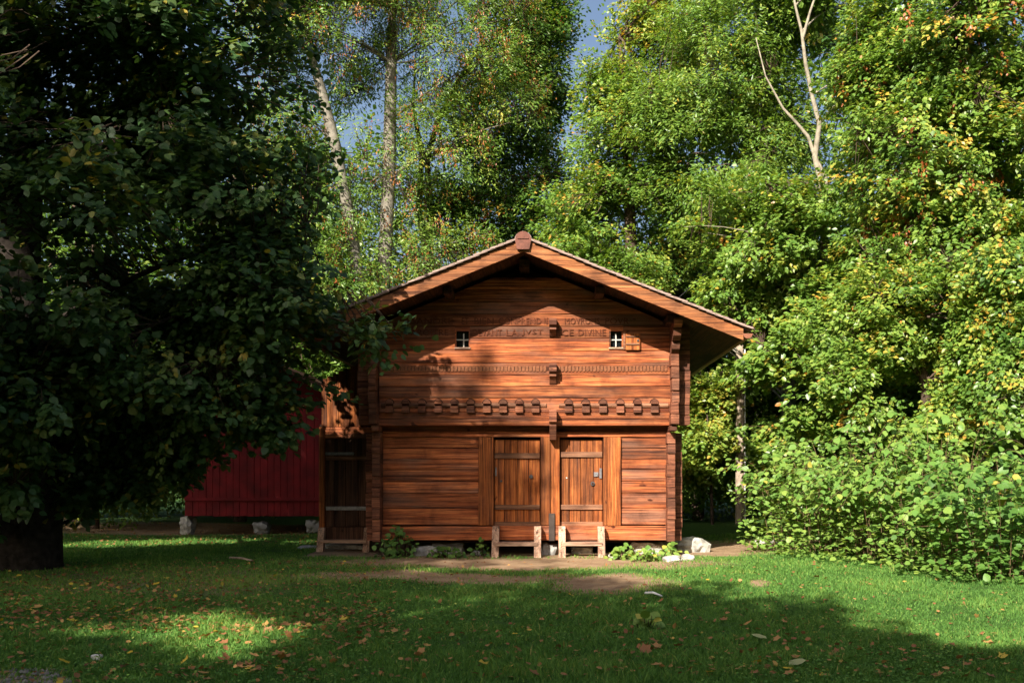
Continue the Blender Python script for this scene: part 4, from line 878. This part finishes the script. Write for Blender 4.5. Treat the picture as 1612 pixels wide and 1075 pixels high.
# ------------------------------------------------------------------ grass
def grass(n):
    r = RNG; d = (6.3 ** .45 + r.random(n) * (24 ** .45 - 6.3 ** .45)) ** (1 / .45); th = r.uniform(-.62, .54, n)
    x = d * th; y = d - D
    dt = dirt(x, y); keep = r.random(n) > dt * 1.05
    keep &= ~((np.abs(x + .5) < 4.0) & (y > -.35) & (y < 6))
    x, y, d, dt = x[keep], y[keep], d[keep], dt[keep]; n = len(x)
    pat = np.array([mnoise.noise(Vector((a * .8, b * .8, 3))) for a, b in zip(x, y)]); pat2 = np.array([mnoise.noise(Vector((a * 3.1, b * 3.1, 9))) for a, b in zip(x, y)])
    h = r.uniform(.020, .052, n) * (1 + .6 * pat + .8 * pat2) * np.where(r.random(n) < .04, 1.9, 1); a = r.uniform(0, 2 * math.pi, n); w = .0034 * (d / 8) ** .55 * r.uniform(.7, 1.5, n)
    z = gz(x, y) - .004; B = np.stack([x, y, z], -1); s = np.stack([np.cos(a), np.sin(a), 0 * a], -1) * w[:, None]
    ln = r.normal(0, .55, (n, 2)) * h[:, None]; mid = B + np.stack([ln[:, 0] * .35, ln[:, 1] * .35, h * .62], -1); tip = B + np.stack([ln[:, 0], ln[:, 1], h * .98], -1)
    V = np.stack([B - s, B + s, mid + s * .8, mid - s * .8, tip], 1)
    F = np.array([[0, 1, 2, 3], [3, 2, 4, 4]])
    base = np.arange(n) * 5; q = base[:, None] + np.array([0, 1, 2, 3]); t = base[:, None] + np.array([3, 2, 4])
    loops = np.concatenate([q.ravel(), t.ravel()]); counts = np.concatenate([np.full(n, 4), np.full(n, 3)])
    T = np.clip(.42 + .22 * pat + .12 * pat2 + r.normal(0, .13, n) + np.where(r.random(n) < .03, .45, 0) + dt * .25, 0, 1)
    return mesh_np('grass', V.reshape(-1, 3), loops, counts, np.repeat(T, 5))
tag(link('grass', grass(520000), None, M['grass']), 'green lawn grass growing over the whole clearing', 'grass', None, 'stuff')
# clover and other small flat weeds in the lawn
n = 30000; d = 6.3 + RNG.random(n) ** 1.6 * 9; x = d * RNG.uniform(-.62, .54, n); y = d - D
w = np.array([mnoise.noise(Vector((a * .5, b * .5, 21))) for a, b in zip(x, y)]); kp = (w + .35 * (x < -1) > RNG.uniform(-.1, .5, n)) & (dirt(x, y) < .4); x, y = x[kp], y[kp]; n = len(x)
P = np.stack([x, y, gz(x, y) + RNG.uniform(.02, .06, n)], -1)
tag(link('clover', leaf_mesh('clover', P, RNG.normal(0, 1, (n, 3)) * np.array([1, 1, .3]), np.array([0, 0, 1.]) + RNG.normal(0, .35, (n, 3)), RNG.uniform(.014, .034, n), np.clip(RNG.normal(.5, .15, n), 0, .85), HEX), None, M['grass']), 'small flat clover leaves among the lawn grass', 'clover', None, 'stuff')

# ------------------------------------------------------------------ fallen leaves
LEAFV = {}
def fallen_mesh(kind, tv, seed):
    r = np.random.default_rng(seed); n = 11; V = [(0, 0, .10)]
    for k in range(n):
        a = 2 * math.pi * k / n; q = (.5 if kind == 'round' else .38 + .2 * (k % 2)) * r.uniform(.85, 1.1); xx, yy = q * math.cos(a) * 1.15, q * math.sin(a) * .85
        V.append((xx, yy, .22 * abs(yy) * 1.6 + .30 * xx * xx + r.uniform(0, .08)))
    F = np.array([[0, 1 + k, 1 + (k + 1) % n] for k in range(n)])
    me = mesh_np('fallen_leaf', np.array(V), F.ravel(), np.full(n, 3), np.full(n + 1, tv)); me.materials.append(M['fallen']); return me
KINDS = {'yellow': (('jagged', .80), 'bright yellow fallen leaf lying on the lawn'), 'brown': (('jagged', .38), 'curled brown fallen leaf lying on the lawn'),
         'tan': (('jagged', .58), 'orange-tan fallen leaf lying on the lawn'), 'pale': (('round', .97), 'large pale green round leaf lying on the lawn')}
fv = {k: [fallen_mesh(v[0][0], v[0][1] + .04 * (j - 1), 5 * j + len(k)) for j in range(3)] for k, v in KINDS.items()}
def fallen(kind, px, py, size):
    x, y = ground_at(px, py); x, y = float(x), float(y)
    o = bpy.data.objects.new('fallen_leaf', random.choice(fv[kind])); COL.objects.link(o)
    o.location = (x, y, G(x, y) + .030); o.rotation_euler = (random.gauss(0, .3), random.gauss(0, .3), random.uniform(0, 6.3)); s = size; o.scale = (s, s, s)
    tag(o, KINDS[kind][1], 'leaf', kind + ' fallen leaves on the lawn')
random.seed(5)
for px, py in ((541, 977), (478, 1010), (178, 965), (246, 923), (172, 918), (101, 1045), (45, 970), (112, 985), (292, 1043), (392, 993), (380, 1000), (434, 913), (60, 908), (262, 914), (29, 907)): fallen('yellow', px, py, .10)
for px, py in ((1194, 1010), (1020 + 235, 1056), (426, 917), (150, 894)): fallen('pale', px, py, .12)
fallen('tan', 907, 960, .10); fallen('tan', 929, 958, .10); fallen('brown', 1016, 1037, .13)
for i in range(250):
    if i < 120:
        cx_, cy_ = random.choice(((420, 985), (330, 1000), (480, 1030), (250, 960), (560, 1010), (400, 1050))); px, py = random.gauss(cx_, 45), random.gauss(cy_, 14)
    elif i < 170: px, py = random.uniform(0, 330), random.uniform(910, 1010)
    else: px, py = random.uniform(500, 1600), 1075 - 170 * random.random() ** 1.3
    fallen(random.choices(['brown', 'tan', 'yellow'], [.5, .42, .08])[0], px, min(py, 1072), random.uniform(.055, .095))
n = 5200; px = np.concatenate([RNG.uniform(-60, 1640, 1700), RNG.uniform(-60, 620, 2300), RNG.uniform(80, 520, 1200)]); py = np.concatenate([RNG.uniform(880, 1075, 1700), RNG.uniform(888, 1000, 2300), RNG.uniform(826, 860, 1200)])
dd = FPX * HC / (py - VY); x = (px - VX) * dd / FPX; y = dd - D; P = np.stack([x, y, gz(x, y) + RNG.uniform(.015, .045, n)], -1)
tag(link('leaf_litter', leaf_mesh('leaf_litter', P, RNG.normal(0, 1, (n, 3)) * np.array([1, 1, .25]), np.array([0, 0, 1.]) + RNG.normal(0, .4, (n, 3)), RNG.uniform(.03, .07, n), np.clip(RNG.normal(.42, .16, n), 0, .85), HEX), None, M['fallen']), 'small dead leaves scattered over lawn and bare soil', 'leaf litter', None, 'stuff')
# sticks, pebbles
for lab, p0, p1, rr_ in (('short pale bare stick lying on the lawn edge of the dirt patch', (1016, 939), (1042, 944), .016), ('long thin stick lying in the deep shade under the lime', (362, 881), (398, 887), .02)):
    a = ground_at(*p0); b = ground_at(*p1); tb = Tubes(); tb.add([(a[0], a[1], G(*a) + .03), ((a[0] + b[0]) / 2, (a[1] + b[1]) / 2 + .02, G(*a) + .05), (b[0], b[1], G(*b) + .03)], [rr_, rr_, rr_ * .8], 6)
    tag(link('stick', tb.mesh('stick'), None, M['conduit'] if '1016' in str(p0) else M['pole']), lab, 'stick')
V, F = [], []
for i in range(260):
    px, py = random.uniform(-40, 110), random.uniform(1050, 1085); x, y = ground_at(px, py); q = random.uniform(.01, .032); b0 = len(V); z = G(x, y) + q * .3
    V += [(x + q * random.uniform(.7, 1.2), y, z), (x - q, y, z), (x, y + q, z), (x, y - q * random.uniform(.7, 1.2), z), (x, y, z + q * .7), (x, y, z - q)]
    F += [(b0 + a, b0 + b, b0 + c) for a, b, c in ((0, 2, 4), (2, 1, 4), (1, 3, 4), (3, 0, 4), (2, 0, 5), (1, 2, 5), (3, 1, 5), (0, 3, 5))]
tag(link('gravel', mesh_py('gravel', V, F), None, M['gravel']), 'loose grey gravel at the lawn corner', 'gravel', None, 'stuff')
